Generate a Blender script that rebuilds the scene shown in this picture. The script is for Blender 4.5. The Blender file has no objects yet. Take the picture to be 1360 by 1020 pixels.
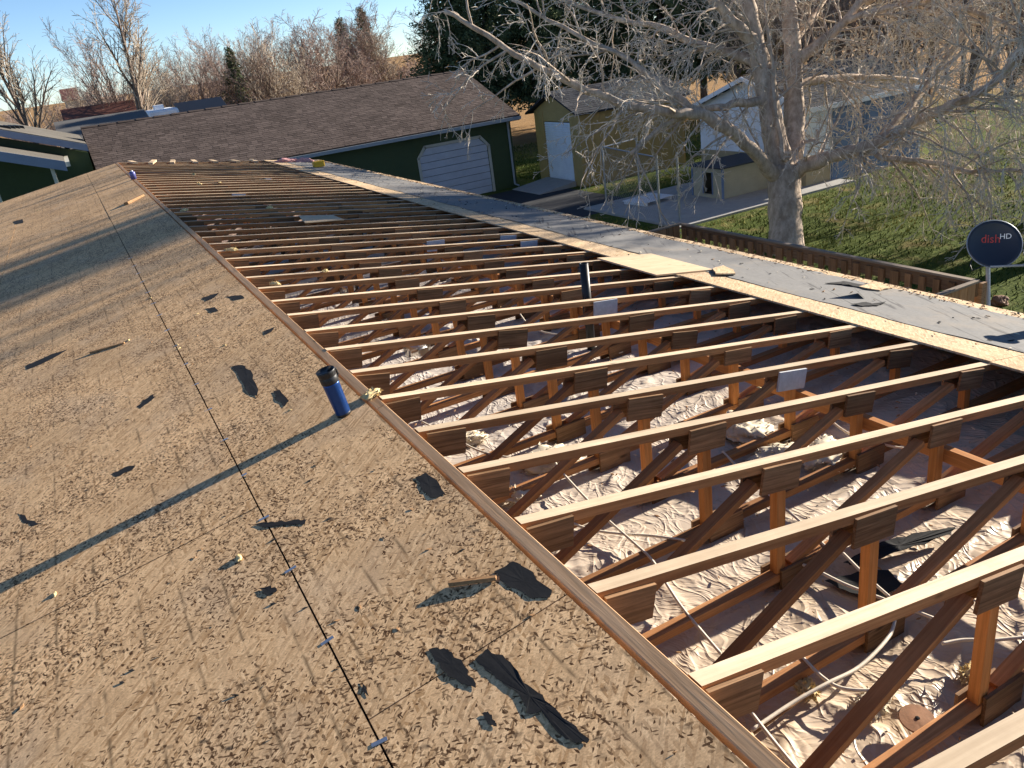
import bpy, bmesh, math, random
import numpy as np
from mathutils import Vector, Matrix, Euler, noise
R_ = math.radians
S = bpy.context.scene
COL = S.collection
rng = random.Random(7)

# ------------------------------------------------------------------ camera, sky, sun, exposure
H = 4.05                       # ridge height over the ground
D = 0.4064                     # truss spacing
A = R_(9.32)                   # roof pitch
Y0 = 2.71 * D                  # first truss in front of the camera
F_PX, PITCH, ROLL, YAW = 1079.0, R_(22.92), R_(-7.81), R_(25.46)
CAM = Vector((-2.13 * D, 0.0, 3.28 * D + H))
FW = Vector((math.sin(YAW) * math.cos(PITCH), math.cos(YAW) * math.cos(PITCH), -math.sin(PITCH)))
_r = Vector((math.cos(YAW), -math.sin(YAW), 0)); _u = _r.cross(FW)
AX = math.cos(ROLL) * _r + math.sin(ROLL) * _u
UP = -math.sin(ROLL) * _r + math.cos(ROLL) * _u
cd = bpy.data.cameras.new('camera'); cam = bpy.data.objects.new('camera', cd); COL.objects.link(cam)
cd.sensor_width = 36; cd.lens = 36 * F_PX / 1360; cd.clip_end = 3000; cd.clip_start = .05
cam.matrix_world = Matrix(((AX.x, UP.x, -FW.x, CAM.x), (AX.y, UP.y, -FW.y, CAM.y), (AX.z, UP.z, -FW.z, CAM.z), (0, 0, 0, 1)))
S.camera = cam
S.cycles.max_bounces = 6; S.cycles.diffuse_bounces = 4; S.cycles.glossy_bounces = 2

SUN_EL, SUN_AZ = R_(17.9), R_(2.0)       # azimuth measured from +X towards +Y
W = bpy.data.worlds.new('World'); S.world = W; W.use_nodes = True
nt = W.node_tree; bg = nt.nodes['Background']
sky = nt.nodes.new('ShaderNodeTexSky'); sky.sky_type = 'NISHITA'; sky.sun_disc = False
sky.sun_elevation = SUN_EL; sky.sun_rotation = R_(90) - SUN_AZ
sky.air_density = 0.7; sky.dust_density = 0.0; sky.ozone_density = 3.0; sky.altitude = 1200
nt.links.new(sky.outputs[0], bg.inputs[0]); bg.inputs[1].default_value = 0.065
sl = bpy.data.lights.new('sun', 'SUN'); sun = bpy.data.objects.new('sun', sl); COL.objects.link(sun)
sl.energy = 5.0; sl.angle = R_(0.55); sl.color = (1.0, .91, .78)
sd = Vector((math.cos(SUN_EL) * math.cos(SUN_AZ), math.cos(SUN_EL) * math.sin(SUN_AZ), math.sin(SUN_EL)))
sun.rotation_euler = sd.to_track_quat('Z', 'Y').to_euler()
V = S.view_settings; V.view_transform = 'Standard'; V.look = 'None'; V.exposure = 1.5; V.gamma = 1; V.use_curve_mapping = False

# ------------------------------------------------------------------ helpers
def ray(px, py):
    return (FW + AX * ((px - 680) / F_PX) - UP * ((py - 510) / F_PX)).normalized()
def hit(px, py, n, p0):
    d = ray(px, py); n = Vector(n); return CAM + d * ((Vector(p0) - CAM).dot(n) / d.dot(n))
NL = Vector((-math.sin(A), 0, math.cos(A))); NR = Vector((math.sin(A), 0, math.cos(A)))
def on_left(px, py): return hit(px, py, NL, (0, 0, H))
def on_right(px, py): return hit(px, py, NR, (0, 0, H))
def on_z(px, py, z=0): return hit(px, py, (0, 0, 1), (0, 0, z))
def on_y(px, py, y): return hit(px, py, (0, 1, 0), (0, y, 0))
def on_x(px, py, x): return hit(px, py, (1, 0, 0), (x, 0, 0))
def at_depth(px, py, dep): d = ray(px, py); return CAM + d * (dep / d.dot(FW))

def tag(o, label=None, cat=None, group=None, kind=None):
    if label: o['label'] = label
    if cat: o['category'] = cat
    if group: o['group'] = group
    if kind: o['kind'] = kind
    return o
def link(o, parent=None):
    COL.objects.link(o)
    if parent: o.parent = parent
    return o
def empty(name, loc=(0, 0, 0), label=None, cat=None, group=None):
    o = bpy.data.objects.new(name, None); o.location = loc; o.empty_display_size = .1
    COL.objects.link(o); return tag(o, label, cat, group)

class MB:
    def __init__(s): s.v = []; s.f = []; s.m = []
    def add(s, vs, fs, m=0):
        b = len(s.v); s.v += [tuple(v) for v in vs]
        s.f += [tuple(b + i for i in f) for f in fs]; s.m += [m] * len(fs); return s
    def hexa(s, c, m=0, top=None):
        # c: 8 corners, bottom ring then top ring
        fs = [(3, 2, 1, 0), (4, 5, 6, 7), (0, 1, 5, 4), (1, 2, 6, 5), (2, 3, 7, 6), (3, 0, 4, 7)]
        s.add(c, fs, m)
        if top is not None: s.m[-5] = top
        return s
    def box(s, x0, x1, y0, y1, z0, z1, m=0, top=None):
        return s.hexa([(x0, y0, z0), (x1, y0, z0), (x1, y1, z0), (x0, y1, z0), (x0, y0, z1), (x1, y0, z1), (x1, y1, z1), (x0, y1, z1)], m, top)
    def tube(s, pts, rads, n=6, m=0, cap=True):
        pts = [Vector(p) for p in pts]; b = len(s.v); k = len(pts)
        if not hasattr(rads, '__len__'): rads = [rads] * k
        ref = Vector((0.31, 0.57, 0.76)); prev = None
        for i, p in enumerate(pts):
            t = (pts[min(i + 1, k - 1)] - pts[max(i - 1, 0)])
            if t.length < 1e-9: t = Vector((0, 0, 1))
            t.normalize()
            if prev is None:
                u = t.cross(ref)
                if u.length < .1: u = t.cross(Vector((1, 0, 0)))
            else: u = prev - t * prev.dot(t)
            u.normalize(); prev = u; w = t.cross(u)
            for j in range(n):
                a = 2 * math.pi * j / n
                s.v.append(tuple(p + (u * math.cos(a) + w * math.sin(a)) * rads[i]))
        for i in range(k - 1):
            for j in range(n):
                j2 = (j + 1) % n
                s.f.append((b + i * n + j, b + i * n + j2, b + (i + 1) * n + j2, b + (i + 1) * n + j)); s.m.append(m)
        if cap and n > 3:
            s.f.append(tuple(b + j for j in reversed(range(n)))); s.m.append(m)
            s.f.append(tuple(b + (k - 1) * n + j for j in range(n))); s.m.append(m)
        return s
    def lathe(s, prof, n=24, m=0, mat=None):
        b = len(s.v)
        for r, z in prof:
            for j in range(n):
                a = 2 * math.pi * j / n; v = Vector((r * math.cos(a), r * math.sin(a), z))
                s.v.append(tuple(mat @ v if mat else v))
        for i in range(len(prof) - 1):
            for j in range(n):
                j2 = (j + 1) % n
                s.f.append((b + i * n + j, b + i * n + j2, b + (i + 1) * n + j2, b + (i + 1) * n + j)); s.m.append(m)
        return s
    def mesh(s, name, mats, smooth=False):
        me = bpy.data.meshes.new(name); me.from_pydata(s.v, [], s.f)
        for mt in (mats if isinstance(mats, (list, tuple)) else [mats]): me.materials.append(mt)
        if any(s.m): me.polygons.foreach_set('material_index', s.m)
        if smooth: me.polygons.foreach_set('use_smooth', [True] * len(s.f))
        me.update(); return me
    def build(s, name, mats, parent=None, smooth=False, loc=None):
        o = bpy.data.objects.new(name, s.mesh(name, mats, smooth))
        if loc: o.location = loc
        return link(o, parent)
def bx(name, mats, parent, *c, loc=None, top=None): return MB().box(*c, top=top).build(name, mats, parent, loc=loc)
def rim(o, w=.004, seg=1):
    b = o.modifiers.new('bevel', 'BEVEL'); b.width = w; b.segments = seg; b.limit_method = 'ANGLE'; return o

# ------------------------------------------------------------------ materials
class Mat:
    def __init__(s, name):
        s.m = bpy.data.materials.new(name); s.m.use_nodes = True; s.t = s.m.node_tree
        s.b = s.t.nodes['Principled BSDF']; s.co = s.n('TexCoord'); s.oi = s.n('ObjectInfo')
    def n(s, k): return s.t.nodes.new('ShaderNode' + k)
    def l(s, a, b): s.t.links.new(a, b); return s
    def vec(s, scale=(1, 1, 1), rot=(0, 0, 0), rnd=True, src=None):
        mp = s.n('Mapping'); mp.inputs['Scale'].default_value = scale
        a = src or s.co.outputs['Object']
        if any(rot):
            m0 = s.n('Mapping'); m0.inputs['Rotation'].default_value = rot; s.l(a, m0.inputs[0]); a = m0.outputs[0]
        if rnd:
            ad = s.n('VectorMath'); ad.operation = 'MULTIPLY_ADD'; s.l(s.oi.outputs['Random'], ad.inputs[0])
            ad.inputs[1].default_value = (37, 53, 29); s.l(a, ad.inputs[2]); a = ad.outputs[0]
        s.l(a, mp.inputs[0]); return mp.outputs[0]
    flat = False
    def noise(s, sc, v=None, det=4, rough=.6, dist=0):
        x = s.n('TexNoise'); x.noise_dimensions = '2D' if s.flat else '3D'; x.inputs['Scale'].default_value = sc; x.inputs['Detail'].default_value = det
        x.inputs['Roughness'].default_value = rough; x.inputs['Distortion'].default_value = dist
        if v: s.l(v, x.inputs['Vector'])
        return x.outputs[0]
    def vor(s, sc, v, out='Color', feat='F1', rand=1):
        x = s.n('TexVoronoi'); x.voronoi_dimensions = '2D' if s.flat else '3D'; x.inputs['Scale'].default_value = sc; x.feature = feat; x.inputs['Randomness'].default_value = rand
        s.l(v, x.inputs['Vector']); return x.outputs[out]
    def ramp(s, f, stops):
        r = s.n('ValToRGB'); e = r.color_ramp.elements
        while len(e) > 1: e.remove(e[0])
        e[0].position = stops[0][0]; c = stops[0][1]; e[0].color = (*c, 1) if hasattr(c, '__len__') else (c, c, c, 1)
        for p, c in stops[1:]:
            q = e.new(p); q.color = (*c, 1) if hasattr(c, '__len__') else (c, c, c, 1)
        s.l(f, r.inputs[0]); return r.outputs[0]
    def mix(s, f, a, b, mode='MIX'):
        x = s.n('Mix'); x.data_type = 'RGBA'; x.blend_type = mode
        for v, i in ((f, x.inputs['Factor']), (a, x.inputs[6]), (b, x.inputs[7])):
            if hasattr(v, 'is_output'): s.l(v, i)
            elif hasattr(v, '__len__'): i.default_value = (*v, 1)
            else: i.default_value = v
        return x.outputs[2]
    def math(s, op, a, b=0.0, clamp=False):
        x = s.n('Math'); x.operation = op; x.use_clamp = clamp
        for v, i in ((a, x.inputs[0]), (b, x.inputs[1])):
            if hasattr(v, 'is_output'): s.l(v, i)
            else: i.default_value = v
        return x.outputs[0]
    def color(s, c):
        if hasattr(c, 'is_output'): s.l(c, s.b.inputs['Base Color'])
        else: s.b.inputs['Base Color'].default_value = (*c, 1)
        return s
    def bump(s, h, st=.5, dist=.01):
        x = s.n('Bump'); x.inputs['Strength'].default_value = st; x.inputs['Distance'].default_value = dist
        s.l(h, x.inputs['Height']); s.l(x.outputs[0], s.b.inputs['Normal']); return s
    def set(s, rough=.7, metal=0, spec=.3):
        s.b.inputs['Roughness'].default_value = rough; s.b.inputs['Metallic'].default_value = metal
        s.b.inputs['Specular IOR Level'].default_value = spec; return s

def plain(name, c, rough=.6, metal=0, var=.25, sc=6, spec=.3):
    m = Mat(name).set(rough, metal, spec); n = m.noise(sc, m.vec())
    m.color(m.mix(n, tuple(x * (1 - var) for x in c), tuple(min(1, x * (1 + var)) for x in c))); m.bump(n, .15, .01); return m.m

def wood(name, dark, light, grain=1.0, dirt=.25, rough=.75, axis='x', vary=.3):
    m = Mat(name).set(rough, 0, .2)
    sc = {'x': (1.2, 34, 34), 'y': (34, 1.2, 34), 'z': (34, 34, 1.2)}[axis]
    g = m.noise(1.6 * grain, m.vec(sc), 5, .65, .6)
    c = m.ramp(g, [(.25, dark), (.5, tuple((a + b) / 2 for a, b in zip(dark, light))), (.72, light)])
    rv = m.ramp(m.oi.outputs['Random'], [(0, 1 - vary), (1, 1 + vary * .4)])
    c = m.mix(1.0, c, rv, 'MULTIPLY')
    d = m.ramp(m.noise(5, m.vec((1, 1, 1)), 6, .7), [(.35, 0.0), (.75, 1.0)])
    c = m.mix(m.math('MULTIPLY', d, dirt), c, tuple(x * .35 for x in dark))
    kn = m.ramp(m.vor(1.0, m.vec({'x': (3, 9, 9), 'y': (9, 3, 9), 'z': (9, 9, 3)}[axis]), 'Distance'), [(.03, 1), (.09, 0)])
    c = m.mix(m.math('MULTIPLY', kn, .7), c, tuple(x * .25 for x in dark))
    m.color(c); m.bump(g, .25, .004); return m.m

def osb(name, tone, dark=.55, lines=True, fleck=1.0):
    """flaked board: overlapping rotated strands, dark flecks, ghost lines of old courses"""
    m = Mat(name).set(.85, 0, .12); m.flat = True
    wv = m.n('TexNoise'); wv.noise_dimensions = '2D'; wv.inputs['Scale'].default_value = 9; wv.inputs['Detail'].default_value = 2; m.l(m.co.outputs['Object'], wv.inputs['Vector'])
    wa = m.n('VectorMath'); wa.operation = 'MULTIPLY_ADD'; m.l(wv.outputs['Color'], wa.inputs[0]); wa.inputs[1].default_value = (.004, .004, 0); m.l(m.co.outputs['Object'], wa.inputs[2])
    src = wa.outputs[0]; c = None; hsum = None
    for rot, st in ((.15, 0), (.85, .35), (1.6, .45), (2.4, .5)):
        v = m.vec((17, 120, 0), (0, 0, rot), src=src)
        sep = m.n('SeparateColor'); m.l(m.vor(1.0, v, 'Color'), sep.inputs[0])
        col = m.ramp(sep.outputs[0], [(0, tuple(x * k for x, k in zip(tone, (.68, .62, .55)))), (.3, tuple(x * .9 for x in tone)), (.7, tuple(x * 1.08 for x in tone)), (1, tuple(x * k for x, k in zip(tone, (1.22, 1.27, 1.32))))])
        if c is None: c = col; hsum = sep.outputs[1]
        else: k = m.math('GREATER_THAN', sep.outputs[2], st); c = m.mix(k, c, col); hsum = m.mix(k, hsum, sep.outputs[1])
    big = m.noise(1.3, m.vec((1, 1, 0), rnd=False), 4, .6)
    c = m.mix(1.0, c, m.ramp(big, [(.3, .80), (.7, 1.12)]), 'MULTIPLY')
    gw = m.ramp(m.noise(2.1, m.vec((1, .7, 0), rnd=False), 3, .65), [(.50, 0.0), (.75, .3)])
    c = m.mix(gw, c, tuple(sum(tone) / 3 * k for k in (1.05, .84, .62)))
    patch = m.ramp(m.noise(2.6, m.vec((1, 1, 0), rnd=False), 4, .6), [(.38, .0), (.64, 1.0)])
    for rot, sc, th in ((.55, (86, 215, 0), .84), (2.35, (100, 250, 0), .84), (1.45, (70, 180, 0), .875)):
        sep = m.n('SeparateColor'); m.l(m.vor(1.0, m.vec(sc, (0, 0, rot), src=src), 'Color'), sep.inputs[0])
        f = m.math('GREATER_THAN', sep.outputs[0], m.math('SUBTRACT', th + .14, m.math('MULTIPLY', patch, .22)))
        c = m.mix(m.math('MULTIPLY', m.math('MULTIPLY', f, m.math('MULTIPLY', sep.outputs[1], 1.15)), dark * fleck), c, tuple(x * k for x, k in zip(tone, (.13, .10, .085))))
    bl = m.ramp(m.vor(1.0, m.vec((7, 14, 0), (0, 0, .6), src=src), 'Distance'), [(.05, 1), (.12, 0)])
    c = m.mix(m.math('MULTIPLY', m.math('MULTIPLY', bl, patch), dark * .7), c, (.025, .022, .02))
    gr = m.noise(1.0, m.vec((130, 210, 0)), 2, .6); c = m.mix(1.0, c, m.ramp(gr, [(.3, .82), (.7, 1.15)]), 'MULTIPLY')
    if lines:
        sx = m.n('SeparateXYZ'); m.l(src, sx.inputs[0])
        lx = m.math('FRACT', m.math('MULTIPLY', sx.outputs[0], 1 / .127))
        ln = m.ramp(lx, [(0, 0.0), (.44, 0.0), (.5, 1.0), (.56, 0.0)])
        brk = m.ramp(m.noise(7, m.vec((2, 1, 0), rnd=False), 3), [(.45, 0.0), (.62, 1.0)])
        c = m.mix(m.math('MULTIPLY', m.math('MULTIPLY', ln, brk), .8), c, tuple(x * .22 for x in tone))
    m.color(c); m.bump(hsum, .12, .002); return m.m

def siding(name, c, rough=.5):
    m = Mat(name).set(rough, 0, .3); n = m.noise(3, m.vec((1, 1, 1)), 5)
    g = m.noise(1, m.vec((3, 3, 60)), 4)
    cc = m.mix(n, tuple(x * .8 for x in c), tuple(min(1, x * 1.15) for x in c))
    m.color(m.mix(m.ramp(g, [(.5, 0.0), (.8, .3)]), cc, tuple(x * .55 for x in c))); m.bump(g, .1, .004); return m.m

def shingle(name, a, b):
    m = Mat(name).set(.95, 0, .1); at = m.n('Attribute'); at.attribute_name = 'tone'
    c = m.mix(at.outputs['Fac'], a, b)
    gr = m.noise(90, m.vec((1, 1, 1), rnd=False), 3); big = m.noise(.6, m.vec(rnd=False), 4)
    c = m.mix(1.0, c, m.ramp(gr, [(.3, .7), (.7, 1.3)]), 'MULTIPLY'); c = m.mix(1.0, c, m.ramp(big, [(.3, .85), (.7, 1.15)]), 'MULTIPLY')
    m.color(c); m.bump(gr, .4, .005); return m.m

def bark(name, a, b, sc=1.0):
    m = Mat(name).set(.9, 0, .1); n = m.noise(9 * sc, m.vec((1, 1, .35)), 6, .7); n2 = m.noise(1.5 * sc, m.vec(), 3)
    c = m.mix(m.ramp(n, [(.35, 0.0), (.65, 1.0)]), a, b); m.color(m.mix(1.0, c, m.ramp(n2, [(.3, .75), (.7, 1.2)]), 'MULTIPLY'))
    m.bump(n, .6, .02); return m.m

M_OSB = osb('weathered_osb', (.68, .435, .226), 1.0)
M_OSB2 = osb('pale_osb', (.60, .43, .26), .35, lines=False, fleck=.6)
M_PLY = wood('pale_plywood', (.50, .36, .22), (.68, .52, .34), .5, .1)
M_TOP = wood('pale_lumber_top', (.50, .37, .24), (.74, .58, .40), .8, .35)
M_CH = wood('aged_orange_lumber', (.29, .115, .04), (.64, .32, .13), 1.0, .32, vary=.4)
M_POST = wood('orange_lumber', (.30, .11, .03), (.62, .27, .09), 1.0, .15)
M_GUS = wood('plywood_gusset', (.10, .05, .02), (.44, .255, .13), 1.8, .3, vary=.5)
M_GUSW = plain('grey_white_gusset', (.46, .47, .50), .75, 0, .3, 40)
M_RIDGE = wood('ridge_lumber', (.45, .25, .12), (.72, .45, .25), 1.0, .15, axis='y', vary=.15)
M_BRACE = wood('brace_lumber', (.32, .12, .035), (.62, .28, .095), 1.0, .12, axis='y')

# ------------------------------------------------------------------ ground
def ground_mat():
    m = Mat('grass_ground').set(.95, 0, .05)
    n = m.noise(.9, m.vec(rnd=False), 7, .7); n2 = m.noise(14, m.vec(rnd=False), 4, .7); n3 = m.noise(.35, m.vec(rnd=False), 4)
    g = m.mix(m.ramp(n2, [(.3, 0.0), (.7, 1.0)]), (.032, .055, .011), (.11, .135, .028))
    g = m.mix(m.ramp(n, [(.52, 0.0), (.72, .9)]), g, (.26, .19, .085))
    f = m.mix(m.math('ADD', m.math('MULTIPLY', n2, .4), m.math('MULTIPLY', n, .6)), (.20, .12, .055), (.46, .28, .125))
    sx = m.n('SeparateXYZ'); m.l(m.vec(rnd=False), sx.inputs[0])
    k = m.math('ADD', m.math('ADD', m.math('MULTIPLY', sx.outputs[1], .82), m.math('MULTIPLY', sx.outputs[0], .57)), m.math('MULTIPLY', n3, 6))
    mr = m.n('MapRange'); mr.inputs[1].default_value = 42; mr.inputs[2].default_value = 50; m.l(k, mr.inputs[0])
    m.color(m.mix(mr.outputs[0], g, f)); m.bump(n2, .8, .05); return m.m
gm = MB().add([(-900, -300, 0), (900, -300, 0), (900, 1500, 0), (-900, 1500, 0)], [(0, 1, 2, 3)])
tag(gm.build('ground', ground_mat()), kind='structure')
M_ASPH = plain('asphalt', (.035, .037, .042), .9, 0, .4, 30)
M_CONC = plain('concrete', (.34, .33, .31), .9, 0, .25, 5)
tag(bx('driveway', M_ASPH, None, 2.0, 15.0, 21.5, 28.2, -.05, .006), kind='structure')
tag(bx('concrete_pad', M_CONC, None, 13.2, 20.0, 17.6, 22.4, -.05, .06), kind='structure')

M_GRASS = Mat('grass_blades').set(.8, 0, .1)
_at = M_GRASS.n('Attribute'); _at.attribute_name = 'tone'
M_GRASS.color(M_GRASS.ramp(_at.outputs['Fac'], [(0, (.020, .044, .008)), (.6, (.115, .145, .024)), (1, (.30, .25, .07))])); M_GRASS = M_GRASS.m
def grass():
    r = np.random.default_rng(3); n = 90000
    x = r.uniform(4.5, 30, n); y = r.uniform(2, 40, n)
    keep = ~(((x > 12.9) & (x < 20.2) & (y > 17.4) & (y < 22.6)) | ((x > 1.8) & (x < 15.2) & (y > 21.3)) | ((x > 15.0) & (x < 20) & (y > 24.6) & (y < 28.6)) | ((x > 19) & (y > 18) & (y < 24)))
    x, y = x[keep], y[keep]; n = len(x); a = r.uniform(0, 6.283, n); h = r.uniform(.04, .11, n); w = r.uniform(.008, .02, n); l = r.uniform(-.05, .05, (n, 2))
    v = np.zeros((n, 3, 3)); v[:, 0] = np.stack([x - np.cos(a) * w, y - np.sin(a) * w, np.zeros(n)], 1); v[:, 1] = np.stack([x + np.cos(a) * w, y + np.sin(a) * w, np.zeros(n)], 1)
    v[:, 2] = np.stack([x + l[:, 0], y + l[:, 1], h], 1)
    me = bpy.data.meshes.new('grass'); me.from_pydata(v.reshape(-1, 3).tolist(), [], np.arange(3 * n).reshape(-1, 3).tolist())
    at = me.attributes.new('tone', 'FLOAT', 'FACE'); pn = np.array([noise.noise((xx * .5, yy * .5, 0)) for xx, yy in zip(x, y)])
    at.data.foreach_set('value', np.clip(.45 + pn * .9 + r.normal(0, .2, n), 0, 1)); me.materials.append(M_GRASS)
    tag(link(bpy.data.objects.new('grass', me)), 'short winter lawn with yellowed patches behind the deck railing', 'grass', kind='stuff')
grass()

# ------------------------------------------------------------------ the house being re-roofed
YN, YF = -3.0, 19.05
house = empty('house', (0, 8, 0), 'low house with bare sheathing on one roof slope and open trusses on the other', 'house')
HP = Vector((0, 8, 0))
def hb(name, mb, mats):    # child of the house, mesh given in world coordinates
    mb.v = [tuple(Vector(v) - HP) for v in mb.v]; return mb.build(name, mats, house)
M_WALL = siding('house_siding', (.42, .40, .36))
TZ = math.tan(A)
EAVE = 4.05
for x0, x1, y0, y1 in ((3.85, 3.95, YN, YF - .3), (-3.95, -3.85, YN, YF - .3), (-3.84, 3.84, YF - .42, YF - .32), (-3.84, 3.84, YN, YN + .1)):
    hb('wall', MB().box(x0, x1, y0, y1, 0, H - .74), M_WALL)
M_CEIL = plain('ceiling_board', (.35, .30, .24), .9)
hb('ceiling', MB().box(-3.84, 3.84, YN + .11, YF - .43, H - .79, H - .765), M_CEIL)
M_FASC = wood('eave_board', (.20, .11, .055), (.38, .24, .13), 1, .4, axis='y')
hb('fascia', MB().box(4.075, 4.11, YN, YF, H - 4.09 * TZ - .16, H - 4.09 * TZ - .012), M_FASC)

def slope_panel(side, s0, s1, y0, y1, t=.011, lift=0.0):
    """sheathing panel lying on a slope; s = distance from the ridge measured down the slope"""
    c, s = math.cos(A), math.sin(A); n = NL if side < 0 else NR
    def P(sd, y, h): return Vector((side * sd * c, y, H - sd * s)) + n * h
    lo, hi = lift, lift + t
    q = [(s0, y0), (s1, y0), (s1, y1), (s0, y1)]
    if side < 0: q = [q[0], q[3], q[2], q[1]]
    return MB().hexa([P(a, b, lo) for a, b in q] + [P(a, b, hi) for a, b in q])
rows = [(.062, .6355), (.6410, 1.860), (1.864, 3.080), (3.084, 4.16)]
for ri, (s0, s1) in enumerate(rows):
    y = 2.755 - 2.44 * 3 + (1.22 if ri % 2 == 0 else 0)
    while y < YF:
        a, b = max(y + .0018, YN), min(y + 2.44 - .0018, YF)
        if b - a > .05:
            hb('osb_panel', slope_panel(-1, s0, s1 + rng.uniform(-.001, .001), a, b, .011, -.011 + rng.uniform(-.0015, .001)), M_OSB)
        y += 2.44
y = 4.74 - 2.44 * 4
while y < YF:
    a, b = max(y + .002, YN), min(y + 2.438, YF)
    if b - a > .05: hb('osb_panel', slope_panel(1, 2.935 + rng.uniform(-.008, .012), 4.165, a, b, .011, .0005), M_OSB2)
    y += 2.44
hb('plywood_strip', slope_panel(1, 2.745, 3.30, 4.77, 5.56, .012, .0125), M_PLY)
# grey felt over the eave side of the right slope, torn edge
def felt_strip():
    mb = MB(); c, s = math.cos(A), math.sin(A); n = 520; m = 9
    r = random.Random(5)
    for i in range(n + 1):
        y = YN + (YF - YN) * i / n
        e0 = 3.225 + .05 * noise.noise((y * 1.1, 1, 0)) + .02 * noise.noise((y * 7, 3, 0)); e1 = 4.03 + .04 * noise.noise((y * 1.5, 9, 0)) + .03 * noise.noise((y * 9, 5, 0))
        for j in range(m + 1):
            sd = e0 + (e1 - e0) * j / m
            h = .0145 + .006 * max(0, noise.noise((y * 2.2, sd * 5, 2))) + .004 * noise.noise((y * 9, sd * 9, 7)) ** 2
            mb.v.append(tuple(Vector((sd * c, y, H - sd * s)) + NR * h))
    for i in range(n):
        for j in range(m):
            a = i * (m + 1) + j; mb.f.append((a, a + 1, a + m + 2, a + m + 1)); mb.m.append(0)
    return mb
M_FELT = Mat('grey_felt').set(.85, 0, .25)
_n = M_FELT.noise(45, M_FELT.vec(), 4); _n2 = M_FELT.noise(2.2, M_FELT.vec((1, 1, 1)), 6, .65)
_c = M_FELT.mix(_n, (.13, .126, .12), (.23, .222, .21))
_l = M_FELT.ramp(M_FELT.noise(1, M_FELT.vec((22, 1.4, 1), (0, 0, .5)), 4, .6), [(.60, 0.0), (.66, 1.0)])
_c = M_FELT.mix(M_FELT.math('MULTIPLY', _l, .7), _c, (.03, .03, .033))
M_FELT.color(M_FELT.mix(M_FELT.ramp(_n2, [(.52, 0.0), (.68, .55)]), _c, (.26, .215, .165))); M_FELT.bump(_n2, .4, .02); M_FELT = M_FELT.m
hb('felt_strip', felt_strip(), M_FELT)
# ridge boards, flat 2x3 on top of the truss peaks
cuts = [YN, .35, 3.05, 5.0, 7.6, 9.32, 11.2, 13.6, 16.2, YF]
for a, b in zip(cuts, cuts[1:]):
    dx = rng.uniform(-.003, .003); dz = rng.uniform(-.002, .0)
    q = [(-.046 + dx, a + .002), (-.004 + dx, a + .002), (-.004 - dx, b - .002), (-.046 - dx, b - .002)]
    o = hb('ridge_board', MB().hexa([Vector((x, y, H - .038 + dz)) for x, y in q] + [Vector((x, y, H + dz - (.0 if x > -.025 else .0095))) for x, y in q]), M_RIDGE); rim(o, .003)
hb('seam_shade_strip', slope_panel(-1, .60, .68, YN + .05, YF - .05, .03, -.0435), plain('seam_shade_dark', (.05, .03, .018), .9))  # added strip, coloured near-black so the seam gap above it reads as shade
M_GALV = plain('galvanised_steel', (.55, .57, .60), .35, .9, .2, 15)
for k in range(-3, 18):     # H-clips in the long seam
    y = 1.445 + k * D + rng.uniform(-.03, .03); s0 = .6385; c, s = math.cos(A), math.sin(A)
    p = Vector((-s0 * c, y, H - s0 * s)); r = Matrix.Rotation(rng.uniform(-.2, .2), 3, 'Z')
    hb('panel_clip', MB().hexa([p + r @ Vector((a, b, 0)) + Vector((0, 0, a * TZ)) + NL * h for h in (-.004, .0005) for a, b in ((-.019, -.006), (.019, -.006), (.019, .006), (-.019, .006))]), M_GALV)

# ------------------------------------------------------------------ trusses
def member_mesh(L, w, h, mats, topmat=None):
    return MB().box(-L / 2, L / 2, -w / 2, w / 2, -h / 2, h / 2, 0, topmat).mesh('member', mats)
def seg_mesh(p, q, w, h, mats, topmat=None):
    p, q = Vector((p[0], 0, p[1])), Vector((q[0], 0, q[1])); d = q - p
    return (member_mesh(d.length, w, h, mats, topmat), (p + q) / 2, -math.atan2(d.z, d.x))
def sp(s, h=0, side=1): return (side * s * math.cos(A) + side * h * math.sin(A), -s * math.sin(A) + h * math.cos(A))
TR = []   # (name, mesh, loc, roty)
TR.append(('top_chord',) + seg_mesh(sp(.0, -.017), sp(4.09, -.017), .046, .034, [M_CH, M_TOP], 1))
TR.append(('top_chord',) + seg_mesh(sp(4.09, -.065, -1), sp(.09, -.065, -1), .046, .034, [M_CH], None))
TR.append(('bottom_chord',) + seg_mesh((-3.8, -.687), (3.8, -.687), .046, .034, [M_CH], None))
def post(x, z0, z1):
    me = MB().box(-.021, .021, -.018, .018, -(z1 - z0) / 2, (z1 - z0) / 2).mesh('post', [M_POSTZ]); return ('post', me, Vector((x, 0, (z0 + z1) / 2)), 0)
M_POSTZ = wood('orange_post_lumber', (.44, .165, .04), (.80, .36, .115), 1.0, .15, axis='z')
for x in (1.058, 1.957, 2.737): TR.append(post(x, -.671, -x * TZ - .034))
TR.append(post(.035, -.671, -.045))
for p, q in (((.945, -.232), (.07, -.658)), ((1.855, -.388), (1.13, -.658)), ((2.63, -.505), (1.99, -.658))):
    TR.append(('diagonal',) + seg_mesh(q, p, .044, .027, [M_CH], None))
GUS = []
for x, zt, ht, L, ry in ((.085, -.014 - .012, .105, .165, A), (1.043, -.172 - .012, .105, .187, A), (1.950, -.322 - .010, .10, .183, A), (2.730, -.45 - .010, .10, .18, A),
                      (1.135, -.645, .118, .185, 0), (2.04, -.645, .118, .18, 0), (.08, -.645, .118, .16, 0)):
    me = MB().box(-L / 2, L / 2, -.006, .006, -ht / 2, ht / 2).mesh('gusset', [M_GUS])
    GUS.append((me, Vector((x, -.0295, zt - ht / 2)), ry))
for g in GUS: TR.append(('gusset',) + g)
BACK = [('back_gusset', me, Vector((lo.x - .038, .0295, lo.z)), ry) for me, lo, ry in GUS[1:6]]
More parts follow.
